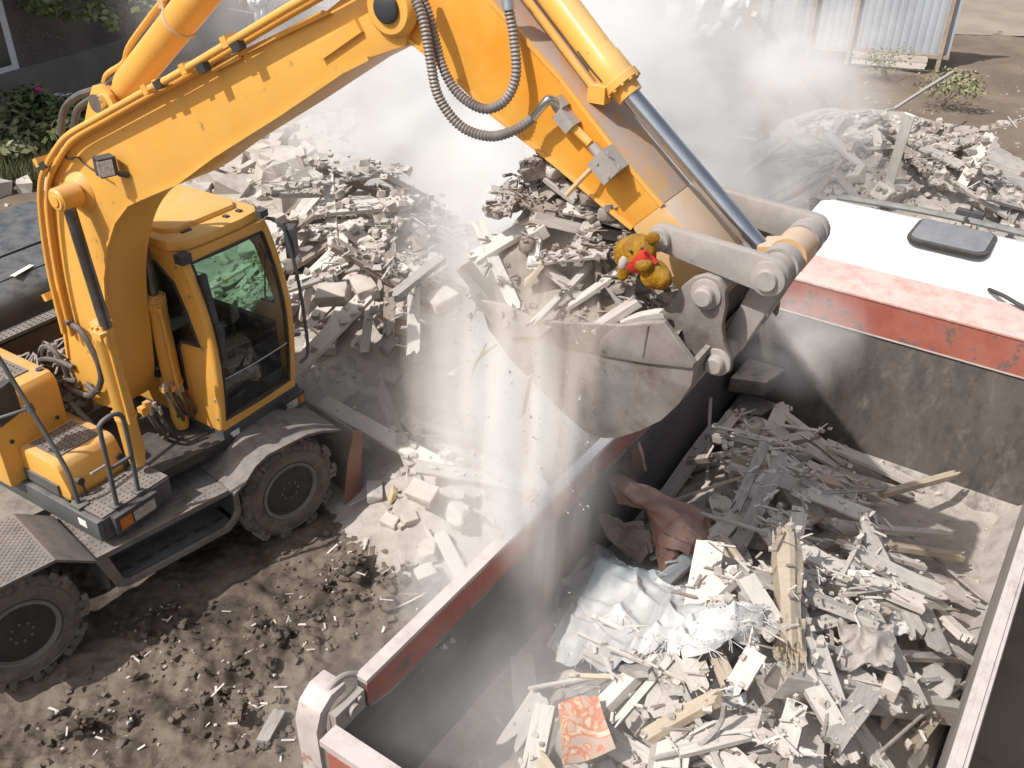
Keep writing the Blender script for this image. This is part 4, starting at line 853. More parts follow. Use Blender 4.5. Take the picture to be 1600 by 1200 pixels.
def drop_plank(fl,x,y,yaw,L,W,T,maxt=.75):
    c,s=math.cos(yaw),math.sin(yaw); K=13; S=[(-.5+k/(K-1))*L for k in range(K)]; H=[]; HL=[];HR=[]
    for t in S:
        hs=[fl.at(x+c*t-s*q*W*.4,y+s*t+c*q*W*.4) for q in (-1,0,1)]; H.append(max(hs)*.6+sum(hs)/3*.4); HL.append(hs[0]);HR.append(hs[2])
    best=None
    for i in range(K):
        if S[i]>0: continue
        for j in range(K):
            if S[j]<=0: continue
            b=(H[j]-H[i])/(S[j]-S[i]); a=H[i]-b*S[i]
            if all(a+b*S[k]>=H[k]-.012 for k in range(K)):
                if best is None or a<best[0]: best=(a,b)
    if best is None: best=(max(H),0)
    a,b=best; b=clamp(b,-maxt,maxt)
    roll=clamp((sum(HR)-sum(HL))/K/(W*.8),-.6,.6)*.6
    P=Vector((x,y,a+T*.5-.004)); xd=Vector((c,s,b)); yd=Vector((-s,c,roll)); zd=xd.cross(yd)
    for k in range(int(L/fl.res)+1):
        t=-L/2+k*fl.res
        for q in range(int(W/fl.res)+2):
            r=-W/2+q*W/(int(W/fl.res)+1); fl.put(x+c*t-s*r,y+s*t+c*r,a+b*t+roll*r+T)
    return P,xd,zd
def drop_chunk(fl,x,y,sx,sz,sink=.25):
    r=sx*.4; hs=[fl.at(x+math.cos(t)*r,y+math.sin(t)*r) for t in [k*PI/3 for k in range(6)]]+[fl.at(x,y)]
    h=max(hs)*.4+sum(hs)/7*.6; gx=(hs[0]-hs[3])/(2*r); gy=(hs[1]+hs[2]-hs[4]-hs[5])/(3.4*r)
    for i in range(-3,4):
        for j in range(-3,4):
            if i*i+j*j<10: fl.put(x+i*r/3,y+j*r/3,h+sz*(.9-sink)*(1-.03*(i*i+j*j)))
    return Vector((x,y,h+sz*(.5-sink))),Vector((-clamp(gx,-1,1),-clamp(gy,-1,1),1))
def plank_at(name,A,B,W,T,mat,label,cat='plank',group=None,up_=Vector((0,0,1)),jag=.06,roll=0):
    L=(B-A).length; o=plank_mb(L,W,T,jag).build(name,mat); orient(o,(A+B)/2,B-A,Matrix.Rotation(roll,3,(B-A).normalized())@up_); return tag(o,label,cat,group)
def shade(mat): return {'wood':'pale','greywood':'grey','brownwood':'brown','freshwood':'yellowish','whitewood':'white'}[mat]
def size(L): return 'long' if L>.85 else ('short' if L<.4 else 'mid-length')
# ---------------------------------------------------------------- load in the truck bed (u along the bed, n to the right)
def bedbase(u,n):
    h=ZF+.02
    h+=.70*math.exp(-((u-2.0)/1.1)**2-((n-1.5)/.80)**2)+.50*math.exp(-((u-3.5)/.9)**2-((n-.8)/.65)**2)+.62*math.exp(-((u-1.0)/.8)**2-((n-1.65)/.75)**2)+.25*math.exp(-((u-2.4)/.5)**2-((n-.45)/.35)**2)+.38*math.exp(-((u-1.1)/.55)**2-((n-.85)/.30)**2)
    h+=.30*math.exp(-((u-2.9)/.9)**2-((n-1.9)/.5)**2)+.22*math.exp(-((u-4.6)/.5)**2-((n-.5)/.5)**2)
    h+=.05*fb(u,n,2.2,4,21)+.03*fb(u,n,7,3,8)
    return max(h,ZF+.012)
BF_=Field(0,5.2,0,2.45,.03,bedbase)
d=MB(); d.grid(lambda a,b:tuple(bw(.02+5.15*a,.02+2.41*b,bedbase(.02+5.15*a,.02+2.41*b))),150,76); o=d.build('debris_fill','bedheap'); tag(o,'grey dust and crumbled debris covering the floor of the truck bed','debris',kind='stuff')
def zone(u,n):
    if u>3.9: return 'near the headboard'
    if n<.6: return 'beside the shaded left side panel'
    if n>1.9: return 'along the right side panel'
    if u<1.5: return 'close to the tailgate'
    return 'in the middle of the load'
def bed_drop_plank(u,n,yaw,L,W,T,mat,group='broken planks loaded in the truck bed'):
    m=.5*L*abs(math.sin(yaw))+.05; n=clamp(n,min(m,1.2),max(2.45-m,1.25)); m=.5*L*abs(math.cos(yaw))+.05; u=clamp(u,m,5.15-m)
    for _ in range(6):
        sv=BF_.h.copy(); P,xd,zd=drop_plank(BF_,u,n,yaw,L,W,T,.5)
        if P.z<bedbase(u,n)+.34: break
        BF_.h=sv; u,n=bed_un(); n=clamp(n,min(.5*L*abs(math.sin(yaw))+.05,1.2),max(2.45-.5*L*abs(math.sin(yaw))-.05,1.25)); u=clamp(u,m,5.15-m)
    q=lambda v:TX*v.x+TN*v.y+Vector((0,0,v.z))
    o=plank_mb(L,W,T,min(.07,W*.8)).build('broken_plank',mat); X,Z=q(xd),q(zd)
    if Z.z<0: Z=-Z
    orient(o,bw(P.x,P.y,P.z),X,Z)
    tag(o,f'{size(L)} {shade(mat)} broken plank lying {zone(u,n)} of the truck bed'.replace('load of the truck bed','load in the truck bed'),'plank',group); return o
def bed_drop_chunk(u,n,s,mat,name='rubble_chunk'):
    P,Z=drop_chunk(BF_,u,n,s,s*.7); o=chunk_mb(s,s*U(.6,1),s*U(.45,.8)).build(name,mat)
    a=U(0,6); orient(o,bw(P.x,P.y,P.z),TX*math.cos(a)+TN*math.sin(a)+Vector((0,0,U(-.3,.3))),TX*Z.x+TN*Z.y+Vector((0,0,1)))
    return tag(o,f'small {"pale plaster" if mat=="plaster" else "grey concrete"} lump {zone(u,n)} of the truck bed'.replace('load of the truck bed','load in the truck bed'),'rubble','lumps of rubble in the truck bed')
def bed_un():
    while True:
        u,n=U(.3,5.0),U(.1,2.35)
        p=.15+1.0*math.exp(-((u-1.9)/1.3)**2-((n-1.45)/.8)**2)+.8*math.exp(-((u-3.6)/.9)**2-((n-.8)/.55)**2)+.6*math.exp(-((u-1.0)/.8)**2-((n-1.6)/.8)**2)
        if u<1.3 and n<.5: p*=.15
        if u>3.9 and n>1.6: p*=.15
        x_,y_=proj(bw(u,n,1.85))
        if (880<x_<1150 and 870<y_<1015) or (860<x_<965 and 1075<y_<1200) or (945<x_<1110 and 720<y_<880): p*=.12
        if rnd()<p: return u,n
WM=['wood']*9+['greywood']*3+['freshwood']
for i in range(46):
    u,n=bed_un(); s=U(.09,.30); bed_drop_chunk(u,n,s,random.choice(['plaster','plaster','concrete']))
for i in range(98):
    u,n=bed_un(); L=random.choice([U(.35,.7),U(.55,1.0),U(.7,1.35)]); bed_drop_plank(u,n,U(0,PI),L,U(.06,.17),U(.015,.055),random.choice(WM))
for i in range(45):
    u,n=bed_un(); o=bed_drop_plank(u,n,U(0,PI),U(.3,.9),U(.018,.04),U(.01,.02),random.choice(WM),'thin laths loaded in the truck bed'); o.name='thin_lath'; o['label']=o['label'].replace('broken plank','thin lath'); o['category']='lath'
# named pieces of the load
def bz_(u,v,z): return wz(u,v,z)
def rest(u,v,extra=.03,z0=1.7):
    z=z0
    for _ in range(6):
        P=wz(u,v,z); q=b_in(P); z=.5*z+.5*(BF_.at(clamp(q.x,0,5.2),clamp(-q.y,0,2.45))+extra)
    return wz(u,v,z)
def restmax(A,B,W=.1,T=.03):
    # lift a piece so it clears what is beneath it, then mark it on the field
    k=14; lift=0
    for i in range(k+1):
        P=A.lerp(B,i/k); q=b_in(P); lift=max(lift,BF_.at(clamp(q.x,0,5.2),clamp(-q.y,0,2.45))-P.z)
    A=A.copy();B=B.copy(); l=min(lift,.10)*.6+T*.5; A.z+=l;B.z+=l
    for i in range(k*2+1):
        P=A.lerp(B,i/(2*k)); q=b_in(P)
        for j in (-1,0,1): BF_.put(q.x,-q.y+j*W*.4,P.z+T*.5)
    return A,B
def bedplank(p0,p1,W,T,mat,label,name='broken_plank',cat='plank',e0=.05,e1=.05,jag=.06,roll=0):
    A=rest(*p0,extra=e0); B=rest(*p1,extra=e1); A,B=restmax(A,B,W,T); return plank_at(name,A,B,W,T,mat,label,cat,jag=jag,roll=roll)
bedplank((1205,858),(1445,962),.13,.035,'wood','longest pale plank running down the middle of the load toward the right side panel',e1=.07)
bedplank((1195,1085),(1480,1128),.14,.13,'wood','thick squared beam with a split end lying near the right side panel',name='timber_beam',cat='beam',jag=.05)
bedplank((1260,1000),(1320,1160),.11,.03,'wood','pale plank pointing at the tailgate below the thick squared beam')
bedplank((1020,1030),(1050,1100),.10,.03,'wood','leftmost of three short planks sticking out below the white sack')
bedplank((1060,1015),(1100,1095),.10,.03,'wood','middle of three short planks sticking out below the white sack')
bedplank((1105,1000),(1145,1085),.08,.03,'freshwood','rightmost of three short planks sticking out below the white sack')
bedplank((1000,1170),(1130,1095),.07,.05,'freshwood','splintered lath with fresh yellow breaks near the tailgate')
bedplank((1145,810),(1195,700),.07,.03,'greywood','grey board standing up across the debris in front of the dark headboard',e1=.22)
bedplank((1070,735),(1240,705),.05,.05,'brownwood','brown batten lying crosswise under the bucket near the headboard',e0=.12,e1=.12)
bedplank((1240,850),(1250,790),.10,.05,'wood','short thick post stub standing upright in the middle of the debris',e1=.2)
bedplank((1300,832),(1480,850),.07,.04,'wood','pale lath lying flat toward the dusty right corner of the bed')
bedplank((1310,855),(1500,885),.07,.04,'freshwood','splintered batten with a frayed end pointing at the dusty right corner')
bedplank((1305,860),(1440,900),.05,.03,'wood','narrow pale lath between the long plank and the right corner')
bedplank((1220,1190),(1245,1100),.10,.05,'wood','short post with a torn top standing close to the tailgate')
bedplank((1420,1175),(1490,1085),.07,.03,'freshwood','pointed splinter of wood leaning against the right side panel')
bedplank((815,1040),(825,1150),.15,.025,'wood','wide grey white board leaning in the falling dust on the left of the load')
bedplank((1300,1035),(1510,1040),.06,.03,'greywood','thin lath running to the right side panel above the squared beam')
bedplank((1390,980),(1520,1050),.07,.03,'wood','second thin lath leaning on the right side panel below the longest plank')
bedplank((1050,1180),(1185,1150),.13,.03,'wood','wide pale board lying crosswise at the bottom edge of the load')
bedplank((940,1040),(1015,1070),.13,.035,'greywood','short wide grey board below the left end of the white sack')
bedplank((790,1185),(850,1090),.14,.025,'wood','wide dusty board slanting in the lower left of the load')
bedplank((865,1030),(905,960),.11,.03,'wood','pale board propped up at the left end of the white sack')
bedplank((1290,1180),(1360,1090),.12,.035,'greywood','wide grey board lying across the lower right of the load')
bedplank((1190,1010),(1140,1100),.10,.03,'wood','pale board lying just left of the broken end of the log')
A,B=rest(1375,775,.20),rest(1502,737,.36); plank_at('split_branch',A,B,.055,.045,'freshwood','pale split branch jutting up in front of the headboard','branch',jag=.09)
A,B=rest(1280,770,.16),rest(1384,764,.22); d=MB(); d.tube([A,B],.016,12); tag(d.build('metal_pipe','pipe'),'thin grey metal pipe poking out of the debris below the headboard','pipe')
# splintered log
A,B=rest(1222,872,.16),rest(1225,1050,.16); A,B=restmax(A,B,.16,.16); d=MB(); ax=(B-A)
u1=ax.cross(Vector((0,0,1))).normalized(); u2=ax.normalized().cross(u1); rings=[]; Ls=[U(-.05,.05) for _ in range(16)]; Le=[U(-.06,.06) for _ in range(16)]
for k in range(11):
    t=k/10; r=.078+.012*math.sin(t*7); ring=[]
    for j in range(16):
        a=2*PI*j/16; rr=r*(.8+.28*((j*7)%5)/5+.10*fb(j*.9,k*.35,1,2,3)); off=(Ls[j] if k==0 else (Le[j]*1.4 if k==10 else 0)); p=A+ax*t+ax.normalized()*off+(u1*math.cos(a)+u2*math.sin(a))*rr; ring.append(d._v(p))
    rings.append(ring)
for k in range(10):
    for j in range(16): d.bm.faces.new((rings[k][j],rings[k][(j+1)%16],rings[k+1][(j+1)%16],rings[k+1][j]))
d.bm.faces.new(rings[0][::-1]); d.bm.faces.new(rings[-1]); bmesh.ops.recalc_face_normals(d.bm,faces=list(d.bm.faces))
for k in range(60):
    a=U(0,2*PI); e=1 if rnd()<.75 else 0; r=.075*U(.2,1.05); o_=(u1*math.cos(a)+u2*math.sin(a))*r; p0=A+ax*(e*U(.72,.95) if e else U(.0,.2))+o_; p1=p0+ax.normalized()*U(.08,.22)*(1 if e else -1)+o_*U(-.1,.35); q=U(.004,.013); d.tube([p0,p1],[q,q*.35],5)
lg=d.build('splintered_log','freshwood',smooth=25); tag(lg,'thick splintered log with fibrous broken end in the middle of the load','log')
d=MB(); A,B=rest(1120,850,.2),rest(1165,930,.18); 
for i in range(46):
    o_=Vector((U(-.10,.10),U(-.10,.10),U(-.06,.08))); q=.012*U(.5,1.4); p0=A.lerp(B,U(0,.2))+o_*.7; p1=A.lerp(B,U(.8,1.15))+o_*1.1; d.tube([p0,p1],[q,q*.6],5)
tag(d.build('splintered_stump','freshwood'),'bundle of pale torn wood fibres beside the rusty sheet','stump')
# concrete slab, clay lump, rods
P=rest(1452,1062,.06); o=chunk_mb(.34,.34,.10,n=26,blocky=0).build('concrete_slab','concrete'); orient(o,P,TX,Vector((-.25,-.30,1))); tag(o,'rounded grey concrete slab leaning by the right side panel','slab')
P=rest(1392,1075,.07); o=chunk_mb(.11,.09,.09,blocky=1).build('plaster_block','plaster'); orient(o,P,TX,Vector((0,0,1))); tag(o,'small white cubic block left of the concrete slab','block')
A,B=rest(1372,1178,.08),rest(1508,1066,.12); d=MB(); d.tube(spline([A,(A+B)/2+Vector((0,0,.03)),B],5),.010,6); tag(d.build('thin_rod','greywood'),'thin curved rod slanting up the lower right corner of the load','rod')
def wire(pts,r,label,mat='cloth'):
    d=MB(); d.tube(spline([rest(u,v,e) for u,v,e in pts],8),r,6); tag(d.build('loose_cord',mat),label,'cord')
wire([(1245,860,.12),(1240,885,.14),(1262,930,.10),(1290,945,.08),(1310,935,.1)],.006,'white loop of cord hanging beside the splintered log')
wire([(1335,960,.1),(1345,985,.1),(1345,1015,.06)],.006,'short white cord curling by the right end of the longest plank')
wire([(1020,1185,.06),(1090,1165,.08),(1125,1130,.08),(1132,1100,.06)],.013,'grey bent strip curving below the splintered lath','greywood')
# small splinters and crumbs, countless
def splinters(name,fl,toW,N,sampler,mats,label,lmin=.04,lmax=.22):
    d=MB()
    for i in range(N):
        u,n=sampler(); z=fl.at(u,n)+U(0,.03); L=U(lmin,lmax)*U(.4,1); w_=U(.006,.022); a=U(0,PI); t=U(-.35,.35)
        X=Vector((math.cos(a),math.sin(a),t)).normalized(); Yv=X.cross(Vector((0,0,1))).normalized(); c=Vector((u,n,z))
        M_=Matrix((X,Yv,X.cross(Yv))).transposed(); p=[toW(c+M_@Vector(q)) for q in ((-L/2,-w_/2,-w_*.3),(-L/2*.8,w_/2,-w_*.3),(-L/2,0,w_*.4),(L/2,-w_/2,-w_*.3),(L/2*.85,w_/2,-w_*.3),(L/2*.95,0,w_*.4))]
        v=[d._v(q) for q in p]
        for f_ in ((0,1,2),(5,4,3),(0,3,4,1),(1,4,5,2),(2,5,3,0)): d.bm.faces.new([v[k] for k in f_])
    bmesh.ops.recalc_face_normals(d.bm,faces=list(d.bm.faces))
    return tag(d.build(name,mats,smooth=10),label,'debris',kind='stuff')
def grit(name,fl,toW,N,sampler,mat,label,smin=.008,smax=.05):
    d=MB()
    for i in range(N):
        u,n=sampler(); s=smin+(smax-smin)*rnd()**3; z=fl.at(u,n)+s*.15; c=Vector((u,n,z)); R_=Matrix.Rotation(U(0,6),3,'Z')@Matrix.Rotation(U(-.6,.6),3,'X')
        pts=[Vector((i_*s*U(.3,.6),j_*s*U(.25,.55),k_*s*U(.2,.45))) for i_ in (-1,1) for j_ in (-1,1) for k_ in (-1,1)]
        v=[d._v(toW(c+R_@p)) for p in pts]
        for q in ((0,1,3,2),(4,6,7,5),(0,4,5,1),(2,3,7,6),(0,2,6,4),(1,5,7,3)): d.bm.faces.new([v[k] for k in q])
    bmesh.ops.recalc_face_normals(d.bm,faces=list(d.bm.faces))
    return tag(d.build(name,mat,smooth=10),label,'debris',kind='stuff')
toB=lambda v:bw(v.x,v.y,v.z); toI=lambda v:Vector(v)
splinters('wood_splinters',BF_,toB,420,bed_un,'wood','countless pale splinters scattered over the load in the truck bed')
splinters('wood_splinters',BF_,toB,160,bed_un,'brownwood','countless brown splinters scattered over the load in the truck bed')
def bed_any(): return (U(.2,5.1),U(.08,2.38)) if rnd()<.3 else bed_un()
grit('rubble_crumbs',BF_,toB,1300,bed_any,'plaster','countless pale crumbs strewn over the load in the truck bed')
# white woven sack
sk_=[(868,945),(930,858),(1000,870),(1080,930),(1190,955),(1175,985),(1060,1010),(960,1035),(905,1000)]
mid=rest(1000,945,.06); cx=sum((rest(*q) for q in sk_),Vector())/len(sk_)
A0=rest(905,985,.0)
_K=np.ones(15)/15; SMH=np.apply_along_axis(lambda m:np.convolve(np.pad(m,7,mode='edge'),_K,mode='valid'),0,BF_.h); SMH=np.apply_along_axis(lambda m:np.convolve(np.pad(m,7,mode='edge'),_K,mode='valid'),1,SMH)
def smh(x,y):
    i=clamp(x/.03,0,SMH.shape[0]-1.001); j=clamp(y/.03,0,SMH.shape[1]-1.001); a,b=int(i),int(j); f,g=i-a,j-b
    return (SMH[a,b]*(1-f)+SMH[a+1,b]*f)*(1-g)+(SMH[a,b+1]*(1-f)+SMH[a+1,b+1]*f)*g
def smoothrest(px_,py_):
    z=1.75
    for _ in range(5):
        q=b_in(wz(px_,py_,z)); z=.4*z+.6*(smh(clamp(q.x,.05,5.1),clamp(-q.y,.05,2.4))+.14)
    return wz(px_,py_,z)
def sack(u,v):
    # a crumpled sheet: high hump on the left, torn tail toward the log on the right
    px_=868+322*u; cy_=938+22*math.sin(u*2.6)+22*u; half=86*(1-u)**.55*(.5+.5*math.sin(PI*min(1,u*1.7+.22)))+20
    half*=1+.16*fb(u*5,v*2,1,2,6)
    P=smoothrest(px_,cy_+(v-.5)*2*half)
    wx=u*3+.5*fb(u*2.2,v*2.2,1,2,4); wy=v*2+.5*fb(u*2.2,v*2.2,1,2,14)
    hump=.20*math.exp(-((u-.36)/.25)**2-((v-.36)/.36)**2)+.05*math.exp(-((u-.75)/.2)**2-((v-.5)/.3)**2)
    r1=1-abs(math.sin((wx*1.25+wy*.9)*PI)); r2=1-abs(math.sin((wx*.9-wy*1.5)*PI)); 
    z=hump+.062*r1**2.4+.045*r2**2.2+.010*fb(u*9,v*9,1,2,2)-.035*(1-sst(0,.08,min(v,1-v,u+.02)))
    return P+Vector((0,0,z))
d=MB(); d.grid(sack,90,60,thick=.003); cl_=d.build('torn_sack','cloth',smooth=80); tag(cl_,'crumpled white woven sack with frayed torn edges draped over planks','sack')
d=MB()
for i in range(260):
    u=U(.45,1.0) if rnd()<.7 else U(0,.3); v=random.choice([U(.85,1.0),U(0,.12)]) if u<.85 else U(0,1)
    p=sack(u,v); q=p+Vector((U(-.07,.09),U(-.09,.05),U(-.04,.03))); d.tube([p,p.lerp(q,.5)+Vector((0,0,U(-.01,.02))),q],.0022,4)
d.build('frayed_threads','cloth',cl_)['kind']='stuff'
# small cloth rag right
def rag(px0,py0,w_,h_,seed,mat,name,label,amp=.03):
    z0=max(BF_.at(clamp(b_in(rest(px0,py0,.03)).x,0,5.2),clamp(-b_in(rest(px0,py0,.03)).y,0,2.45)),0)
    def f(u,v):
        P=wz(px0+(u-.5)*w_*(1+.3*fb(v*3,u,1,2,seed)),py0+(v-.5)*h_*(1+.3*fb(u*3,v,1,2,seed+3)),z0); r=min(1,math.hypot(u-.5,v-.5)*2)
        return P+Vector((0,0,.04+amp*1.2*(1-r*r)+amp*.8*(1-abs(math.sin((u*2.2+v*1.1+.4*fb(u*2,v*2,1,2,seed))*PI)))+amp*.4*fb(u*4,v*4,1.3,2,seed)))
    d=MB(); d.grid(f,26,22,thick=.004); return tag(d.build(name,mat,smooth=80),label,'rag')
rag(1380,975,70,55,5,'cloth','crumpled_rag','crumpled pale blue white rag beside the end of the longest plank')
rag(1130,1085,75,60,8,'tarp','crumpled_rag','white plastic scrap just below and left of the splintered log')
rag(1350,1020,90,70,12,'bedheap','crumpled_rag','dusty grey rag lying between the log and the concrete slab',.05)
# orange red printed sheet
def mat_print():  # print colours paled for its dust and for the haze over it
    m,nt,N,L=nt_new('dust_and_haze_pale_print'); out=N.new('ShaderNodeOutputMaterial'); b=N.new('ShaderNodeBsdfPrincipled'); L.new(b.outputs[0],out.inputs[0]); b.inputs['Roughness'].default_value=.6
    tc=N.new('ShaderNodeTexCoord'); nz=N.new('ShaderNodeTexNoise'); nz.inputs['Scale'].default_value=7; nz.inputs['Detail'].default_value=4; nz.inputs['Distortion'].default_value=2.5; L.new(tc.outputs['Object'],nz.inputs['Vector'])
    r=N.new('ShaderNodeValToRGB'); e=r.color_ramp.elements; e[0].position=.36; e[0].color=(.42,.33,.27,1); e[1].position=.66; e[1].color=(.55,.47,.40,1)
    for p,c in ((.45,(.50,.33,.25,1)),(.5,(.46,.16,.10,1)),(.55,(.50,.23,.15,1)),(.59,(.55,.38,.22,1))): x=e.new(p); x.color=c
    L.new(nz.outputs['Fac'],r.inputs[0]); L.new(r.outputs[0],b.inputs['Base Color']); return m
MT['print']=mat_print()
Q=[rest(872,1100,.12),rest(935,1085,.17),rest(962,1172,.15),rest(880,1195,.12)]
zq=max(p.z for p in Q); Q=[wz(u,v,max(p.z,zq-.09)) for p,(u,v) in zip(Q,((872,1100),(935,1085),(962,1172),(880,1195)))]
d=MB(); d.grid(lambda u,v:(Q[0].lerp(Q[1],u)).lerp(Q[3].lerp(Q[2],u),v)+Vector((0,0,.02*math.sin(u*4+v*3))),12,14,thick=.006); tag(d.build('printed_sheet','print',smooth=60),'pale orange and red printed sheet lying near the tailgate','sheet')
# rusty sheet metal, crumpled
MT['rustdark']=M('dark_rust_sheet',(.13,.085,.07),(.20,.13,.10),scale=4,rough=.7,dust=.5,dustc=(.38,.30,.27),bump=.3)
cs=[[(940,728,.62),(985,752,.50),(1050,775,.46),(1105,800,.42),(1115,850,.40)],[(950,760,.5),(990,785,.52),(1050,815,.54),(1085,845,.48),(1112,868,.32)],[(965,785,.42),(1010,800,.40),(1030,850,.36),(1075,872,.36),(1098,872,.26)]]
def sheetpt(u,v,tab=cs):
    fu=u*(len(tab[0])-1); i=min(int(fu),len(tab[0])-2); a=fu-i; fv=v*(len(tab)-1); j=min(int(fv),len(tab)-2); b=fv-j
    q=lambda jj,ii:wz(tab[jj][ii][0],tab[jj][ii][1],ZF+.50+tab[jj][ii][2]*.62)
    return (q(j,i).lerp(q(j,i+1),a)).lerp(q(j+1,i).lerp(q(j+1,i+1),a),b)+Vector((0,0,.05*fb(u*3,v*3,1.2,3,5)+.03*abs(math.sin(u*7+v*3))))
d=MB(); d.grid(sheetpt,24,12); RSH=d.build('crumpled_sheet','rust',smooth=35); tag(RSH,'crumpled rusty steel sheet standing up in the shade of the bucket','metal sheet')
cs2=[[(1012,800,.42),(1035,812,.44),(1060,830,.44)],[(1018,850,.24),(1030,872,.22),(1062,860,.28)],[(1030,892,.10),(1040,905,.08),(1060,880,.14)]]
d=MB(); d.grid(lambda u,v:sheetpt(u,v,cs2),12,12); d.build('folded_flap','rust',RSH,smooth=35)
cs3=[[(930,800,.25),(975,815,.30),(1005,815,.35)],[(950,850,.15),(985,850,.2),(1015,840,.3)],[(980,870,.1),(1000,880,.12),(1020,865,.2)]]
d=MB(); d.grid(lambda u,v:sheetpt(u,v,cs3),10,10); tag(d.build('bent_plate','rustdark',smooth=35),'dark bent rusty plate half buried left of the crumpled sheet','metal plate')
cs4=[[(945,690,.75),(985,700,.85),(1000,690,.9)],[(965,735,.55),(990,740,.5),(1010,740,.5)]]
d=MB(); d.grid(lambda u,v:sheetpt(u,v,cs4),10,8); tag(d.build('bent_plate','rustdark',smooth=35),'dark red torn plate leaning on the left side panel under the bucket','metal plate')
# ---------------------------------------------------------------- load in the bucket
def bkbase(x,y):
    h=3.93+.10*(x-4.5)
    h+=.16*math.exp(-((x-4.5)/.16)**2-((y+.38)/.22)**2)+.60*math.exp(-((x-4.66)/.34)**2-((y+.05)/.38)**2)+.10*math.exp(-((x-5.15)/.3)**2-((y+.15)/.3)**2)
    h-=.25*sst(.28,.0,x-4.33)*0
    h+=.05*fb(x,y,3.5,4,31)+.03*fb(x,y,11,3,6)
    if x<4.42: h-=1.4*(4.42-x)
    if y<-.60: h-=.6*(-.60-y)
    return h
KF=Field(4.15,5.6,-.72,.42,.022,bkbase)
toK=lambda v:up(v.x,v.y,v.z)
d=MB(); d.grid(lambda a,b:tuple(up(4.36+1.12*a,-.68+1.03*b,bkbase(4.36+1.12*a,-.68+1.03*b))),80,70); o=d.build('bucket_soil','soilheap'); tag(o,'crumbly grey soil and rubbish heaped inside the excavator bucket','soil',kind='stuff')
q=lambda v:FV*v.x+LV*v.y+Vector((0,0,v.z))
def bk_side(x,y): return 'at the front lip' if x<4.62 else ('beside the arm' if y>-.1 else 'along the near side plate')
for i in range(44):
    x,y=(U(4.36,4.9) if rnd()<.6 else U(4.4,5.3)),U(-.62,.3); L=U(.2,.6); W=U(.03,.10); T=U(.01,.028); mt=random.choice(['wood','greywood','greywood','brownwood','brownwood'])
    sv=KF.h.copy(); P,xd,zd=drop_plank(KF,x,y,U(0,PI),L,W,T,.6)
    if P.z>bkbase(x,y)+.26 or P.z>4.72:
        KF.h=sv; continue
    o=plank_mb(L,W,T,.05).build('broken_plank',mt); X,Z=q(xd),q(zd)
    if Z.z<0: Z=-Z
    orient(o,toK(P),X,Z); tag(o,f'{"short" if L<.27 else "longer"} {shade(mt)} broken board {bk_side(x,y)} of the bucket heap','plank','broken boards heaped in the bucket')
for i in range(30):
    x,y=U(4.42,5.3),U(-.6,.3); s=U(.05,.17); mt=random.choice(['plaster','concrete','soilheap','soilheap','soilheap']); P,Z=drop_chunk(KF,x,y,s,s*.7); o=chunk_mb(s,s*.8,s*.65).build('rubble_chunk',mt); orient(o,toK(P),q(Vector((1,U(-1,1),U(-.4,.4)))),q(Z)); tag(o,f'small {"pale" if mt=="plaster" else "grey"} lump {bk_side(x,y)} of the bucket heap','rubble','lumps of rubble in the bucket')
bs=lambda:(U(4.36,5.4),U(-.66,.33))
splinters('wood_splinters',KF,toK,260,bs,'greywood','countless splinters mixed into the heap in the bucket',.03,.16)
splinters('wood_splinters',KF,toK,260,bs,'brownwood','countless dark splinters mixed into the heap in the bucket',.03,.16)
grit('soil_crumbs',KF,toK,1100,bs,'soilheap','countless soil crumbs on the heap in the bucket',.006,.035)
def bkplank(p0,y0_,p1,y1_,W,T,mat,label,name='broken_plank',roll=0,jag=.04,cat='plank'):
    a=pp(*p0,y0_); b=pp(*p1,y1_); return plank_at(name,up(*a),up(*b),W,T,mat,label,cat,roll=roll,jag=jag)
bkplank((760,297),-.38,(905,330),.0,.085,.03,'whitewood','white painted board sticking out left over the bucket heap',roll=-.5)
bkplank((828,338),-.50,(990,372),-.1,.11,.055,'wood','thick pale timber lying across the top of the bucket heap',roll=-.3)
bkplank((870,318),-.3,(960,335),.0,.07,.02,'freshwood','thin orange brown batten tucked under the arm on the bucket heap')
bkplank((832,420),-.6,(838,372),-.55,.05,.03,'whitewood','small white block standing on the left of the bucket heap',jag=.01)
bkplank((818,440),-.64,(850,412),-.60,.05,.02,'freshwood','yellow splinter poking out of the left of the bucket heap')
bkplank((880,480),-.62,(975,420),-.45,.06,.02,'wood','slanting pale board in the middle of the bucket heap')
bkplank((928,520),-.70,(1000,465),-.58,.07,.035,'greywood','grey splintered board hanging over the near edge of the bucket')
bkplank((968,505),-.66,(1040,490),-.60,.06,.03,'wood','small pale board lying on the near rim of the bucket')
bkplank((850,420),-.55,(915,470),-.55,.05,.03,'wood','bent pale board crossing the left of the bucket heap')
bkplank((735,470),-.60,(760,405),-.45,.06,.02,'greywood','grey board hanging over the front lip of the bucket')
bkplank((725,400),-.30,(800,380),-.3,.10,.015,'wood','wide thin board leaning on the far left of the bucket heap')
bkplank((815,255),.10,(860,290),.15,.10,.05,'greywood','dark grey slab leaning behind the arm above the bucket heap',roll=.8)
bkplank((818,295),.05,(880,262),.12,.07,.03,'wood','pale board behind the arm at the top of the bucket heap')
P=pp(850,285,.08); d=chunk_mb(.22,.2,.2,blocky=0); o=d.build('rubble_chunk','concrete'); orient(o,up(*P),FV,Vector((0,0,1))); tag(o,'dark grey lump at the very top of the bucket heap behind the arm','rubble')
P=pp(875,292,-.05); d=chunk_mb(.12,.1,.1,blocky=0); o=d.build('rubble_chunk','soilheap'); orient(o,up(*P),FV,Vector((0,0,1))); tag(o,'crumbly lump right of the white painted board on the bucket heap','rubble')
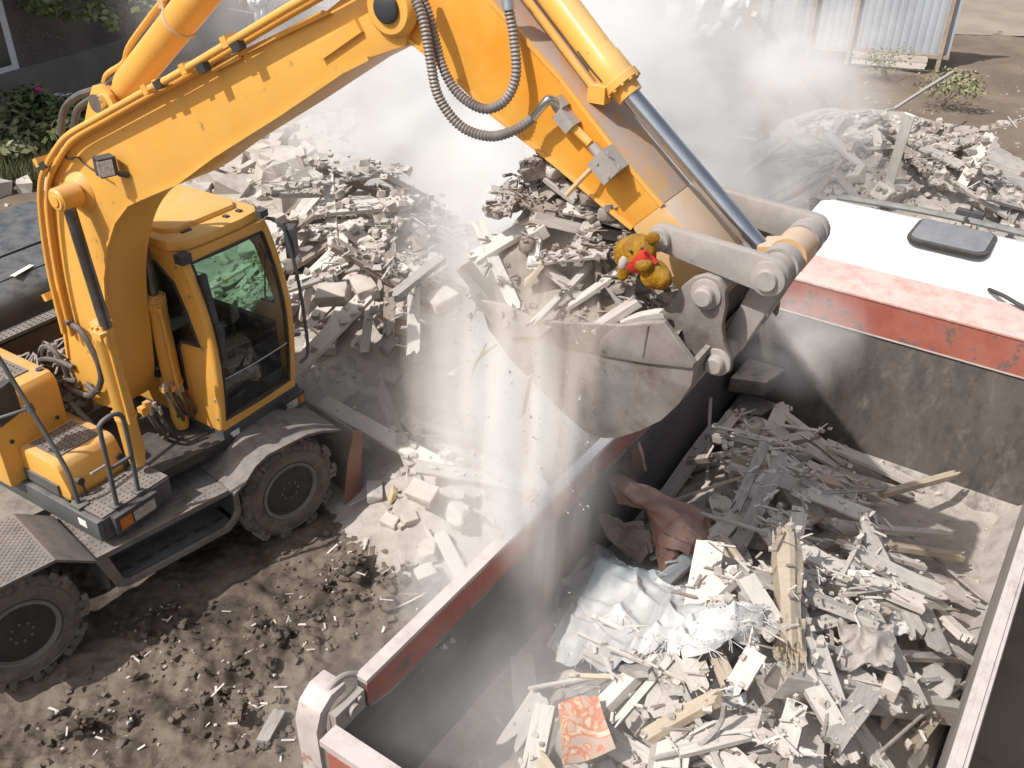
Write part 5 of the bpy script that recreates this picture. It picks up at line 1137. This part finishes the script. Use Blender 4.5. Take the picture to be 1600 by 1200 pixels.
# ---------------------------------------------------------------- plush toy
def blob(parts,name,mat,parent,vox=.008,disp=.004):
    mb=MB()
    for c,r,rot in parts:
        M_=Matrix.Translation(Vector(c))@rot.to_4x4()@Matrix.Diagonal((r[0],r[1],r[2],1))
        bmesh.ops.create_icosphere(mb.bm,subdivisions=3,radius=1,matrix=M_)
    o=mb.build(name,mat,parent,smooth=180)
    rm=o.modifiers.new('r','REMESH'); rm.mode='VOXEL'; rm.voxel_size=vox; rm.use_smooth_shade=True
    sm=o.modifiers.new('s','SMOOTH'); sm.iterations=4
    if disp:
        tx=bpy.data.textures.new('fuzz','CLOUDS'); tx.noise_scale=.016; dp=o.modifiers.new('d','DISPLACE'); dp.texture=tx; dp.strength=disp*2
    return o
I3=Matrix.Identity(3)
ty_=-.60
def tp(u,v,y=ty_): return up(*pp(u,v,y))
TOY=empty('plush_toy',tp(1005,430)); tag(TOY,'mustard yellow plush toy with a red bandana lying on the bucket rubble','soft toy')
iv=Vector(TOY.location)
LVi=LV.copy(); K=lambda u,v,y=ty_:tp(u,v,y)-iv
axd=(K(1040,425)-K(1000,390)).normalized()
blob([(K(995,390),(.098,.095,.095),I3),(K(975,392),(.062,.07,.085),I3),(K(972,418,ty_-.06),(.035,.04,.075),Matrix.Rotation(.1,3,'Y')),(K(1006,412,ty_-.07),(.05,.045,.036),I3),(K(1024,428),(.075,.08,.075),I3),(K(1036,435),(.055,.07,.06),I3)],'toy_body','plush',TOY)
for u,v in ((1022,366),): blob([(K(u,v,ty_+.0),(.036,.02,.036),I3)],'ear','plush',TOY,.006,.002)
blob([(K(971,408,ty_-.085),(.026,.022,.045),Matrix.Rotation(.25,3,'Y'))],'paw_pad','paw',TOY,.006,0)
hc_=K(995,390); RHD=.106
bq=[(985,408),(1017,374),(1036,402),(1012,424)]
def band(u,v):
    a=[bq[0][i]*(1-u)+bq[1][i]*u for i in (0,1)]; c=[bq[3][i]*(1-u)+bq[2][i]*u for i in (0,1)]
    p=K(a[0]*(1-v)+c[0]*v,a[1]*(1-v)+c[1]*v); dd=p-hc_; dd=dd-LVi*dd.dot(LVi); r=dd.length
    return hc_+dd-LVi*(math.sqrt(max(.0012,RHD*RHD-r*r))+.006*math.sin(u*7+v*4)+.012*v)
d=MB(); d.grid(band,18,14,thick=.006); d.build('bandana','bandana',TOY,smooth=60)
d=MB(); 
for u,v in ((1003,383),(983,388)): p=K(u,v,ty_-.098); bmesh.ops.create_uvsphere(d.bm,u_segments=10,v_segments=8,radius=.009,matrix=Matrix.Translation(p))
d.build('eye','black',TOY)
TOY.scale=(.9,.9,.9)
# falling pieces in the dust
bkplank((812,652),-.72,(830,588),-.74,.035,.015,'wood','pale stick falling through the dust below the bucket',name='falling_stick',cat='stick')
A=[up(*pp(u,v,-.75)) for u,v in ((733,592),(748,560),(775,538))]; d=MB(); d.tube(spline(A,4),[.008]*9,6); d.tube([A[1],up(*pp(760,537,-.75))],.005,5); tag(d.build('falling_twig','freshwood'),'thin forked twig falling left of the bucket','stick')
d=MB()
for i in range(2000):
    u=U(690,930); v=U(500,960); 
    if rnd()<.93: u=random.gauss(random.choice([735,790,835,835,835,880,912]),7); v=U(480,800)
    s=.003+.009*rnd()**3; p=up(*pp(u,v,U(-.95,.0))); 
    if p.z<ZF+.2: continue
    vs=[d._v(p+Vector((U(-s,s),U(-s,s),U(-s,s)))) for _ in range(4)]
    for t in ((0,1,2),(0,3,1),(1,3,2),(2,3,0)): d.bm.faces.new([vs[k] for k in t])
tag(d.build('falling_crumbs','bedheap'),'countless crumbs of soil falling from the bucket through the dust','soil',kind='stuff')
# ---------------------------------------------------------------- rubble heap behind the excavator
def heap1(x,y):
    g=gz2(x,y) if not(-6.3<x<1.4 and 2.8<y<10.3) else gz(x,y)
    h=1.0*math.exp(-((x+2.3)/2.0)**2-((y-11.4)/1.35)**2)+.95*math.exp(-((x+1.3)/1.2)**2-((y-10.0)/1.5)**2)+1.0*math.exp(-((x-.7)/1.7)**2-((y-12.0)/1.5)**2)+.55*math.exp(-((x+.6)/.75)**2-((y-7.5)/.9)**2)+.4*math.exp(-((x+4.8)/1.6)**2-((y-12.3)/1.3)**2)
    return g+h*(1+.25*fb(x,y,1.1,4,17))+.05*fb(x,y,4,3,3)*min(1,h*3)-.06
HF=Field(-8,4,6,16.5,.06,heap1)
d=MB(); d.grid(lambda a,b:(-8+12*a,6+10.5*b,heap1(-8+12*a,6+10.5*b)-.05*(1-min(1,min(a,1-a,b,1-b)*12))),130,120); tag(d.build('rubble_mound','bedheap'),'pale mound of crushed plaster and dust behind the excavator cab','rubble',kind='stuff')
def h1s():
    while True:
        x,y=U(-6,1.6),U(6.6,12.3)
        p=1.2*math.exp(-((x+2.2)/1.6)**2-((y-10.5)/1.2)**2)+.9*math.exp(-((x+1.2)/.9)**2-((y-9.6)/1.2)**2)+.45*math.exp(-((x+.7)/.5)**2-((y-7.4)/.7)**2)+.5*math.exp(-((x-.5)/1.2)**2-((y-12)/1)**2)
        if rnd()<p: return x,y
def hz(x,y): return 'on the crest of the rubble heap' if y>11.4 else ('on the slope of the rubble heap right of the cab' if y>9 else 'on the ground between the front wheel and the truck')
for i in range(110):
    x,y=h1s(); s=random.choice([U(.18,.34),U(.3,.62)]); mt=random.choice(['plaster','plaster','plaster','concrete','brick'])
    P,Z=drop_chunk(HF,x,y,s,s*.7); o=chunk_mb(s,s*U(.55,.9),s*U(.4,.7),blocky=.65).build('rubble_block',mt); a=U(0,6); orient(o,P,Vector((math.cos(a),math.sin(a),U(-.4,.4))),Z+Vector((U(-.4,.4),U(-.4,.4),0)))
    tag(o,f'{"large" if s>.28 else "small"} {dict(plaster="pale plaster",concrete="grey concrete",brick="pinkish brick")[mt]} block {hz(x,y)}','rubble','broken blocks of the rubble heap')
for i in range(72):
    x,y=h1s(); L=random.choice([U(.7,1.4),U(1.1,2.3)]); W=U(.09,.22); T=U(.025,.07); mt=random.choice(['wood','wood','greywood','brownwood','wood'])
    P,xd,zd=drop_plank(HF,x,y,U(0,PI),L,W,T); o=plank_mb(L,W,T,.07).build('broken_plank',mt); orient(o,P,xd,zd if zd.z>0 else -zd); tag(o,f'{size(L)} {shade(mt)} broken plank {hz(x,y)}','plank','broken planks of the rubble heap')
splinters('wood_splinters',HF,toI,500,h1s,'wood','countless splinters over the rubble heap right of the cab',.06,.4)
grit('rubble_crumbs',HF,toI,1700,h1s,'plaster','countless pale crumbs over the rubble heap right of the cab',.02,.12)
def hp(u,v,z): return wz(u,v,z)
def hr(u,v,e):
    z=.6
    for _ in range(8):
        P=wz(u,v,z); z=.5*z+.5*(HF.at(P.x,P.y) if P.y>6 else gz(P.x,P.y))
    return wz(u,v,z+(.10 if e>=1 else .04))
plank_at('timber_beam',hr(490,345,1.85),hr(570,295,2.0),.16,.15,'greywood','thick grey beam leaning on the crest of the rubble heap','beam')
plank_at('broken_plank',hr(512,363,1.55),hr(580,368,1.55),.06,.05,'whitewood','thin white lath lying level across the rubble heap','plank')
plank_at('broken_plank',hr(465,440,1.4),hr(492,345,1.8),.08,.03,'wood','pale plank leaning upright beside the grey beam','plank')
plank_at('broken_plank',hr(441,380,1.5),hr(478,338,1.75),.10,.03,'wood','pale plank slanting down behind the cab mirror','plank')
plank_at('broken_plank',hr(474,502,.9),hr(482,445,1.3),.12,.03,'whitewood','white board standing upright just right of the cab mirror bar','plank')
plank_at('broken_plank',hr(610,465,1.2),hr(690,405,1.4),.12,.06,'greywood','grey beam half hidden by dust right of the rubble heap','plank')
plank_at('broken_plank',hr(660,300,1.7),hr(655,400,1.4),.11,.03,'wood','pale plank standing in the dust on the right of the heap','plank')
plank_at('broken_plank',hr(420,330,1.9),hr(650,285,2.1),.07,.05,'wood','long thin lath lying along the crest of the rubble heap','plank')
for k,(z,) in enumerate(((.5,),(.62,),(.74,))):
    A,B=hp(468,548+5,.55),hp(528,548+5,.55); A.z=B.z=z-.1; plank_at('stacked_plank',A+Vector((.03*k,0,0)),B,.20,.10,'wood',('lowest','middle','topmost')[k]+' pale plank of the small stack right of the cab','plank',group='stacked planks beside the cab',jag=.01)
for i,(u,v,s,z,mt,lb) in enumerate(((520,460,.34,.95,'plaster','pale squared block left of the brick in the middle of the heap slope'),(555,428,.22,1.1,'brick','pinkish brick lying on top of the middle of the heap slope'),(570,450,.36,1.0,'plaster','largest pale squared block lying on the middle of the heap slope'),(565,355,.40,1.6,'concrete','grey concrete block under the thin white lath'),(505,385,.30,1.4,'plaster','yellowish plaster slab right of the cab mirror'),(455,405,.32,1.2,'plaster','cream block beside the cab mirror bar'),(545,400,.34,1.3,'plaster','pale rounded block near the centre of the heap'),(690,470,.34,.7,'plaster','pale block almost swallowed by dust left of the bucket teeth'),(585,770,.24,.12,'concrete','round grey boulder just right of the blade end'),(660,770,.30,.2,'plaster','pale block lying on the ground right of the yellow foam'),(640,810,.16,.1,'plaster','small pale stone below the yellow foam'),(670,862,.26,.15,'plaster','pale slab on the ground beside the truck left wall'),(610,815,.2,.1,'plaster','flat pale stone right of the front wheel'),(665,895,.2,.12,'plaster','pale lump lying lowest beside the truck left wall'))):
    o=chunk_mb(s,s*.7,s*.5,blocky=.9).build('rubble_block',mt); orient(o,hr(u,v,z),Vector((math.cos(i),math.sin(i),.1)),Vector((U(-.3,.3),-.3,1))); tag(o,lb,'rubble')
plank_at('broken_plank',hr(685,830,.35),hr(722,905,.12),.13,.03,'wood','split pale plank leaning on the mud beside the truck left wall','plank')
plank_at('broken_plank',hr(663,820,.2),hr(678,850,.2),.03,.02,'wood','thin lath among pale stones beside the truck left wall','plank')
plank_at('broken_plank',hr(410,1160,.10),hr(438,1110,.10),.10,.03,'greywood','grey plank lying alone on the mud near the tailgate','plank',jag=.01)
plank_at('thin_stick',hr(470,1125,.08),hr(485,1100,.08),.02,.015,'wood','thin stick on the mud right of the lone grey plank','stick')
plank_at('thin_stick',hr(618,950,.10),hr(670,925,.10),.015,.012,'wood','long thin stick on the mud left of the truck side','stick')
d=chunk_mb(.28,.14,.12,n=24,blocky=0); MT['foam']=M('yellow_foam',(.66,.55,.33),(.55,.44,.25),scale=9,rough=1,bump=.8,bscale=20,dust=.3,dustc=(.65,.58,.48)); o=d.build('foam_piece','foam'); orient(o,hr(612,775,.3),Vector((.3,.2,1)),Vector((-.5,-.7,.3))); tag(o,'torn yellow insulation foam standing among the stones by the front wheel','foam')
# clods of wet soil: the large ones one by one
GF=Field(-6,1.5,2.9,9.5,.06,gz)
for i in range(70):
    c=random.choice(CLODS); r=c.z; x,y=random.gauss(c.x,r*.55),random.gauss(c.y,r*.55)
    if (Vector((x,y,0))-TO).dot(TN)>-.15 or y<3.0: continue
    s=.06+.24*rnd()**2.5; P,Z=drop_chunk(GF,x,y,s,s*.6,.35); o=chunk_mb(s,s*.8,s*.6,n=22,blocky=0).build('soil_clod','clod'); a=U(0,6); orient(o,P,Vector((math.cos(a),math.sin(a),0)),Z)
    tag(o,'dark lump of churned soil on the mud between the excavator and the truck','soil clod','lumps of churned soil')
def gs():
    while True:
        x,y=U(-5.5,.6),U(3.0,9)
        if rnd()<.75: c=random.choice(CLODS); x,y=random.gauss(c.x,c.z*.6),random.gauss(c.y,c.z*.6)
        if (Vector((x,y,0))-TO).dot(TN)<-.2: return x,y
grit('soil_crumbs',GF,toI,1100,gs,'soil','countless soil crumbs on the churned mud',.012,.07)
grit('pale_crumbs',GF,toI,260,gs,'plaster','countless pale specks of plaster on the churned mud',.006,.03)
splinters('wood_splinters',GF,toI,90,gs,'wood','countless pale splinters on the churned mud',.04,.2)
def heap3(x,y): return gz2(x,y)+.55*math.exp(-((x+2)/4.5)**2-((y-16.5)/2.6)**2)*(1+.5*fb(x,y,.9,4,41))+.10*fb(x,y,2.2,4,12)-.05
BFk=Field(-9,5,12,23,.1,heap3)
d=MB(); d.grid(lambda a,b:(-9+14*a,12+11*b,heap3(-9+14*a,12+11*b)-.25*(1-min(1,min(a,1-a,b,1-b)*10))),110,90); tag(d.build('rubble_mound','bedheap'),'broad spread of broken rubble vanishing into the dust behind the heap','rubble',kind='stuff')
h3=lambda:(random.gauss(-2.2,3.0),U(12.6,21))
grit('broken_rubble',BFk,toI,1500,h3,'plaster','countless broken bricks and plaster lumps vanishing into the dust behind the heap',.08,.55)
splinters('broken_laths',BFk,toI,260,h3,'wood','countless broken laths vanishing into the dust behind the heap',.4,1.8)
# ---------------------------------------------------------------- rubble on the right, beyond the cab
def heap2(x,y):
    h=1.0*math.exp(-((x-6.6)/1.8)**2-((y-15.6)/2.2)**2)+.5*math.exp(-((x-8)/2.0)**2-((y-19.5)/2.2)**2)+.3*math.exp(-((x-8.6)/.9)**2-((y-16.5)/1.2)**2)
    return gz2(x,y)+h*(1+.3*fb(x,y,1.1,4,7))-.11
RF2=Field(3,12,11.5,25,.08,heap2)
d=MB(); d.grid(lambda a,b:(3+9*a,11.5+13.5*b,heap2(3+9*a,11.5+13.5*b)-.05*(1-min(1,min(a,1-a,b,1-b)*12))),90,110); tag(d.build('rubble_mound','bedheap'),'low dusty mound of broken plaster beyond the truck cab','rubble',kind='stuff')
def h2s():
    while True:
        x,y=U(3.4,9.2),U(12,21)
        p=1.1*math.exp(-((x-6.7)/1.5)**2-((y-15.6)/1.9)**2)+.4*math.exp(-((x-7.6)/1.6)**2-((y-19.3)/1.6)**2)+.35*math.exp(-((x-8.3)/.8)**2-((y-16)/1.0)**2)
        if rnd()<p: return x,y
def rz(x,y): return 'at the far side of the right rubble heap' if y>17.5 else 'on the rubble heap just beyond the truck cab'
for i in range(60):
    x,y=h2s(); s=U(.16,.5); mt=random.choice(['plaster','plaster','concrete','brick']); P,Z=drop_chunk(RF2,x,y,s,s*.6); o=chunk_mb(s,s*.75,s*.55,blocky=.6).build('rubble_block',mt); a=U(0,6); orient(o,P,Vector((math.cos(a),math.sin(a),U(-.4,.4))),Z); tag(o,f'{"large" if s>.26 else "small"} {dict(plaster="pale plaster",concrete="grey concrete",brick="pinkish brick")[mt]} block {rz(x,y)}','rubble','blocks of the right rubble heap')
for i in range(40):
    x,y=h2s(); L=U(.8,2.3); W=U(.09,.2); T=U(.025,.06); mt=random.choice(['wood','greywood','greywood','brownwood']); P,xd,zd=drop_plank(RF2,x,y,U(0,PI),L,W,T); o=plank_mb(L,W,T,.08).build('broken_plank',mt); orient(o,P,xd,zd if zd.z>0 else -zd); tag(o,f'{size(L)} {shade(mt)} broken plank {rz(x,y)}','plank','planks of the right rubble heap')
grit('rubble_crumbs',RF2,toI,1800,h2s,'plaster','countless pale crumbs over the rubble heap beyond the truck cab',.03,.14)
splinters('wood_splinters',RF2,toI,500,h2s,'wood','countless splinters over the rubble heap beyond the truck cab',.1,.6)
plank_at('broken_plank',hp(1385,298,.75),hp(1422,178,2.2),.16,.04,'whitewood','long white board leaning upright on the right rubble heap','plank',jag=.02,up_=Vector((-.6,-.8,.3)))
plank_at('broken_plank',hp(1290,205,1.2),hp(1383,300,.7),.16,.06,'wood','long dusty plank slanting down to the foot of the white board','plank')
plank_at('broken_plank',hp(1370,200,1.3),hp(1374,248,.9),.14,.04,'wood','short pale board standing left of the long white board','plank',jag=.02,up_=Vector((-.5,-.8,.3)))
plank_at('broken_plank',hp(1305,265,.8),hp(1335,310,.6),.18,.05,'greywood','grey board low on the left of the right rubble heap','plank')
plank_at('long_pole',hp(1395,172,1.0),hp(1490,112,1.2),.06,.05,'greywood','thin grey pole leaning over the dry bush behind the right heap','pole')
def lit():
    return U(6,15),U(13,27)
grit('litter_specks',Field(5,16,12,28,.3,gz2),toI,420,lit,'plaster','countless white specks of litter on the bare soil at the right','litter' if False else 'countless white specks of litter on the bare soil at the right',.02,.16) if False else grit('litter_specks',Field(5,16,12,28,.3,gz2),toI,420,lit,'plaster','countless white specks of litter on the bare soil at the right',.02,.08)

# ================================================================== BACKGROUND
# dark pebble-dashed house, seen along one wall
wa,wb=wz(0,172,0),wz(250,92,0); wd=(wb-wa).normalized(); wn=Vector((wd.y,-wd.x,0)); 
HO=empty('rendered_house',wa,math.atan2(wd.y,wd.x)); tag(HO,'dark pebble-dashed house wall with a grey plinth in the upper left corner','house')
d=MB(); d.b2((-14,.0,-.4),(9,8,7),bev=.02); d.build('wall','pebble',HO)
d=MB(); d.b2((-14,-.10,-.4),(9.05,-.002,.75),bev=.02); d.build('plinth','plinth',HO)
wi=HO.matrix_basis.inverted()@wp(2,75,wa,wn)
wi=Matrix.Rotation(-math.atan2(wd.y,wd.x),4,'Z')@(wp(2,72,wa,wn)-wa)
d=MB(); d.b2((wi.x-1.5,-.05,wi.z-.55),(wi.x+.28,.004,wi.z+1.2),bev=.01); wf=d.build('window_frame','curb',HO)
d=MB(); d.b2((wi.x-1.4,-.056,wi.z-.42),(wi.x+.10,-.051,wi.z+1.1),bev=0); d.build('pane','winglass',wf)
# the half demolished back of the house: posts, boards, tarp
for i,(u0,v0,u1,v1,w_,mt,lb) in enumerate(((212,100,196,20,.14,'brownwood','leftmost brown post standing against the house wall'),(226,96,214,15,.14,'brownwood','right brown post standing against the house wall'),(240,85,252,-10,.12,'wood','pale board leaning behind the arm cylinder'),(352,40,362,-25,.26,'freshwood','cream board hanging above the boom at the top edge'),(378,22,388,-25,.22,'brownwood','brown board right of the cream board at the top edge'),(470,60,480,-30,.2,'greywood','grey post in the dust above the boom'))):
    A=wz(u0,v0,.2); B=A+Vector((wz(u1,v1,.2)-A).normalized()*0)+Vector((0,0,0)); top=wp(u1,v1,A,(0,1,0)); plank_at('wooden_post',A,top,w_,w_*.5,mt,lb,'post',up_=Vector((0,-1,.2)),jag=.03)
def tarp(pxs,Y,name,label,seed):
    c=[wp(u,v,(0,Y,0),(0,1,0)) for u,v in pxs]
    d=MB(); d.grid(lambda u,v:c[0].lerp(c[1],u).lerp(c[3].lerp(c[2],u),v)+Vector((0,-.5*abs(fb(u*2,v,1.5,3,seed))-.15*abs(math.sin(u*9+v*2)),.1*fb(u,v*3,2,2,seed))),26,20,thick=.01); return tag(d.build(name,'tarp',smooth=80),label,'tarp')
tarp([(385,-15),(442,-15),(432,28),(408,35)],24,'plastic_tarp','bright white plastic sheet hanging above the boom at the top edge',3)
tarp([(1045,-20),(1175,-20),(1152,38),(1030,70)],24.5,'plastic_tarp','large white tarp hanging left of the ribbed metal fence',6)
d=MB(); 
for i in range(5): d.box((-4+i*2.0,25.5+U(-.4,.4),1.3),(1.7,.35,U(2.0,3.6)),bev=.03)
o=d.build('broken_wall','plinth'); tag(o,'remains of a grey brick wall hidden behind the dust cloud','wall')
# ribbed fence
f0=wz(1180,82,0); f1=wz(1478,106,0); fd_=(f1-f0).normalized(); FE=empty('metal_fence',f0,math.atan2(fd_.y,fd_.x)); FL=(f1-f0).length
tag(FE,'pale ribbed metal fence with thin timber rails at the top right','fence')
d=MB(); rib=[]; n=int(FL/.05)
d.grid(lambda u,v:(FL*u,.014*(1 if (int(u*n+.5)%4)<1 else 0),.25+3.3*v),n,1,thick=.006); d.build('ribbed_sheet','fencem',FE,smooth=20)
for i,u in enumerate((1183,1258,1323,1462)):
    p=wz(u,100,0); x=(p-f0).dot(fd_); d=MB(); d.b2((x-.05,-.14,-.1),(x+.05,-.04,3.5),bev=.01); d.build('post','fencewood',FE)
for z in (.28,2.0):
    d=MB(); d.b2((0,-.10,z-.05),(FL,-.035,z+.05),bev=.008); d.build('rail','fencewood',FE)
for i,(z,) in enumerate(((.05,),(.22,))):
    x0=(wz(1328,100,0)-f0).dot(fd_); x1=(wz(1445,100,0)-f0).dot(fd_); A=f0+fd_*x0+Vector((0,0,z))-Vector((-fd_.y,fd_.x,0))*.25; B=f0+fd_*x1+Vector((0,0,z))-Vector((-fd_.y,fd_.x,0))*.25; plank_at('fence_board',A,B,.16,.05,'wood',('lower','upper')[i]+' pale board lying along the foot of the metal fence','board',up_=Vector((0,-1,.1)))
plank_at('long_pole',wz(1290,165,.2),wz(1178,22,2.6),.12,.10,'wood','long dusty pole leaning from the rubble up to the metal fence','pole')
# plants
def leaves(mb,c,rx,ry,rz_,N,s,flat=.5):
    for i in range(N):
        v=Vector((random.gauss(0,1),random.gauss(0,1),random.gauss(0,1))).normalized()*U(.35,1.0); p=Vector(c)+Vector((v.x*rx,v.y*ry,v.z*rz_))
        n_=(v+Vector((U(-.7,.7),U(-.7,.7),U(0,1.2)))).normalized(); a=n_.cross(Vector((U(-1,1),U(-1,1),U(-1,1)))).normalized(); b=n_.cross(a); l=s*U(.6,1.3); w_=l*flat
        q=[mb._v(p+a*l*.5),mb._v(p+b*w_*.5+n_*l*.08),mb._v(p-a*l*.5),mb._v(p-b*w_*.5+n_*l*.08)]; mb.bm.faces.new(q)
def shrub(P,r,h,N,s,mat,label,name='leafy_plant',cat='plant',group=None,flower=False):
    r0=empty(name,P); tag(r0,label,cat,group)
    d=MB(); 
    for k in range(5): leaves(d,(U(-.5,.5)*r,U(-.5,.5)*r,h*U(.3,.75)),r*U(.4,.7),r*U(.4,.7),h*U(.25,.4),N//5,s)
    d.build('foliage',mat,r0,smooth=10)
    d=MB()
    for k in range(6): d.tube([(U(-.1,.1)*r,U(-.1,.1)*r,0),(U(-.6,.6)*r,U(-.6,.6)*r,h*U(.5,.9))],[.012,.005],5)
    d.build('stem','brownwood',r0)
    if flower:
        d=MB(); leaves(d,(r*.2,-r*.5,h*.95),.15,.15,.1,14,.10,.9); d.build('flower','petal',r0)
for i,(u,v,r,h,mt,lb) in enumerate(((20,205,.9,1.0,'leaf2','pale leafy bush at the far left edge under the house plinth'),(75,195,.8,.9,'leaf','leafy bush with a magenta flower below the house wall'),(120,215,.7,.7,'leaf','broad leafed plant just left of the curved hoses'),(40,235,.8,.7,'leaf2','dry pale bush in the middle of the plant bed'),(95,235,.7,.6,'leaf','low green plant between the dry bush and the boom'),(10,250,.7,.5,'leaf2','low weedy plant at the far left edge of the bed'),(135,190,.6,.6,'leaf','flat leafed plant behind the curved hoses'),(160,200,.5,.5,'leaf','small plant behind the boom lug'))):
    P=wz(u,v,0); P.z=gz2(P.x,P.y); shrub(P,r,h,420,.20,mt,lb,flower=(i==1))
d=MB()
for i in range(2600):
    P=wz(U(-60,100),U(225,292),0); z=gz2(P.x,P.y); l=U(.15,.45); a=Vector((U(-.5,.5),U(-.5,.5),1)).normalized()*l; b=Vector((U(-1,1),U(-1,1),0)).normalized()*.014
    v=[d._v(Vector((P.x,P.y,z))+b),d._v(Vector((P.x,P.y,z))-b),d._v(Vector((P.x,P.y,z))+a)]; d.bm.faces.new(v)
tag(d.build('grass','grassm',smooth=10),'dry green grass in front of the plant bed','grass',kind='stuff')
P=wz(1475,165,0); shrub(P,.9,.9,520,.12,'leaf2','dark dry bush behind the right rubble heap',name='dry_bush',cat='bush')
P=wz(1385,118,0); shrub(P,1.0,.8,300,.10,'leaf2','sparse weeds at the foot of the metal fence',name='dry_bush',cat='bush')
# overhanging tree branch, top left, and its trunk out of the frame
TRE=empty('leafy_tree',wz(95,125,0)+Vector((-.2,-1.4,0))); tag(TRE,'green leafy tree overhanging the house wall at the top left edge','tree')
ti=Vector(TRE.location)
d=MB(); b1=wp(30,-140,ti,(0,1,0))-ti; d.tube(spline([(-3.2,1.0,0),(-3.0,.8,2.5),(-2.4,.5,5.0),tuple(b1)],6),[.2-.006*i for i in range(19)],9); d.build('trunk','brownwood',TRE)
d=MB()
for u,v,r,N in ((60,8,.35,70),(85,-5,.6,160),(50,-40,.7,200),(105,25,.18,26),(72,22,.16,26),(165,12,.55,150),(215,5,.5,140),(140,-30,.8,260),(230,-35,.8,200),(185,30,.3,50)):
    c=wp(u,v,ti,(0,1,0))-ti; leaves(d,(c.x,c.y+U(-.4,.4),c.z),r,r,r*.6,N,.17,.6)
d.build('crown','leaf',TRE,smooth=10)
d=MB()
for u,v in ((60,8),(105,25),(165,12),(215,5)): c=wp(u,v,ti,(0,1,0))-ti; d.tube([tuple(b1),tuple(c)],[.05,.012],6)
d.build('branch','brownwood',TRE)
# blue edging stakes along the plinth
st=0
for i in range(12):
    P=wz(120-i*6+20,180+ (i%3)*2,0)
    d=MB(); d.tube(spline([P,P+Vector((0,0,.35)),P+Vector((.12,.1,.45)),P+Vector((.24,.2,.35)),P+Vector((.24,.2,0))],4),.012,5); tag(d.build('wire_hoop','curb'),'thin pale wire hoop edging the plants along the house plinth','edging','wire hoops along the plinth')

# ================================================================== DUST
def dust(center,rad,dens,label,rotz=0,tilt=None,**kw):
    mb=MB(); bmesh.ops.create_icosphere(mb.bm,subdivisions=3,radius=1.0)
    MT['_d']=dustmat('airborne_dust',dens,**kw)
    o=mb.build('dust_cloud','_d'); o.location=center; o.scale=rad; o.rotation_euler=(0,tilt or 0,rotz); tag(o,label,'dust',kind='stuff'); return o
dust((1.5,15.2,2.2),(4.6,4.2,3.6),2.9,'dense pale dust cloud rising behind the arm',nscale=.75,lo=.43,hi=.62,floor=.08,seed=1)
dust((-.9,14.6,2.0),(3.6,2.3,2.2),3.2,'thick white dust billowing behind the crest of the rubble heap',nscale=.95,lo=.42,hi=.60,floor=.14,seed=21)
dust((-1.8,19.5,2.6),(6.5,3.6,3.6),.8,'grey drifting dust above the boom near the house',nscale=.7,lo=.38,hi=.66,floor=.08,seed=2)
dust((.2,10.6,1.4),(1.9,3.2,2.0),4.2,'dust drifting over the rubble heap left of the bucket',nscale=1.15,lo=.42,hi=.60,floor=.09,seed=3)
dust((-1.75,8.2,.55),(1.0,1.0,.75),1.9,'grey dust puff beside the excavator front wheel',nscale=1.1,lo=.32,hi=.62,floor=.25,seed=4,col=(.78,.75,.74))
BR=(.40,.32,.265)
P=up(*pp(800,670,-.60)); dust((P.x,P.y,P.z),(.78,.46,1.38),10.0,'brownish curtain of dust pouring down from the bucket',nscale=3.2,lo=.40,hi=.62,stretch=(1,1,.14),floor=.12,seed=5,col=(.64,.565,.51))
for i,(u,v,r,hh,dn,lb) in enumerate(((735,590,.085,.55,16,'leftmost thin stream of dirt falling from the bucket lip'),(790,640,.12,.80,17,'broad stream of pale dirt falling left of the brown one'),(838,630,.13,.85,28,'dense brown stream of dirt falling from the middle of the bucket rim'),(880,640,.10,.70,18,'stream of dirt falling just right of the dense brown one'),(918,590,.09,.45,14,'short stream of dirt falling across the bucket side plate'))):
    P=up(*pp(u,v,-.82-.03*i)); dust((P.x,P.y,P.z),(r,r,hh),dn,lb,nscale=6,lo=.36,hi=.60,stretch=(1,1,.16),floor=.18,seed=11+i,col=BR if i in(2,3,4) else (.56,.48,.42),pw=.8)
P=up(*pp(845,860,-.55)); dust((P.x,P.y,P.z),(.15,.15,1.0),9,'narrow stream of dust trickling into the truck bed',nscale=4,lo=.34,hi=.6,stretch=(1,1,.22),floor=.2,seed=6,col=(.68,.61,.56))
P=up(*pp(740,790,.3)); dust((P.x,P.y,.75),(.75,.75,.75),2.4,'pale dust rolling along the ground outside the truck left wall',nscale=1.6,lo=.34,hi=.62,floor=.15,seed=31)
P=bw(4.75,.55,2.60); dust((P.x,P.y,P.z),(.6,.75,.5),2.4,'small dust puff in front of the headboard beside the linkage',nscale=1.8,lo=.36,hi=.64,floor=.08,seed=7)
P=bw(1.0,.75,1.95); dust((P.x,P.y,P.z),(1.8,1.2,.75),1.1,'thin dust hanging over the rear of the load',nscale=1.7,lo=.38,hi=.66,floor=.25,seed=8)
P=up(*pp(850,560,-.88)); dust((P.x,P.y,P.z),(.46,.22,.42),2.6,'thin brown dust veil in front of the bucket side',nscale=3.2,lo=.40,hi=.64,stretch=(1,1,.4),seed=9,col=(.48,.40,.34))
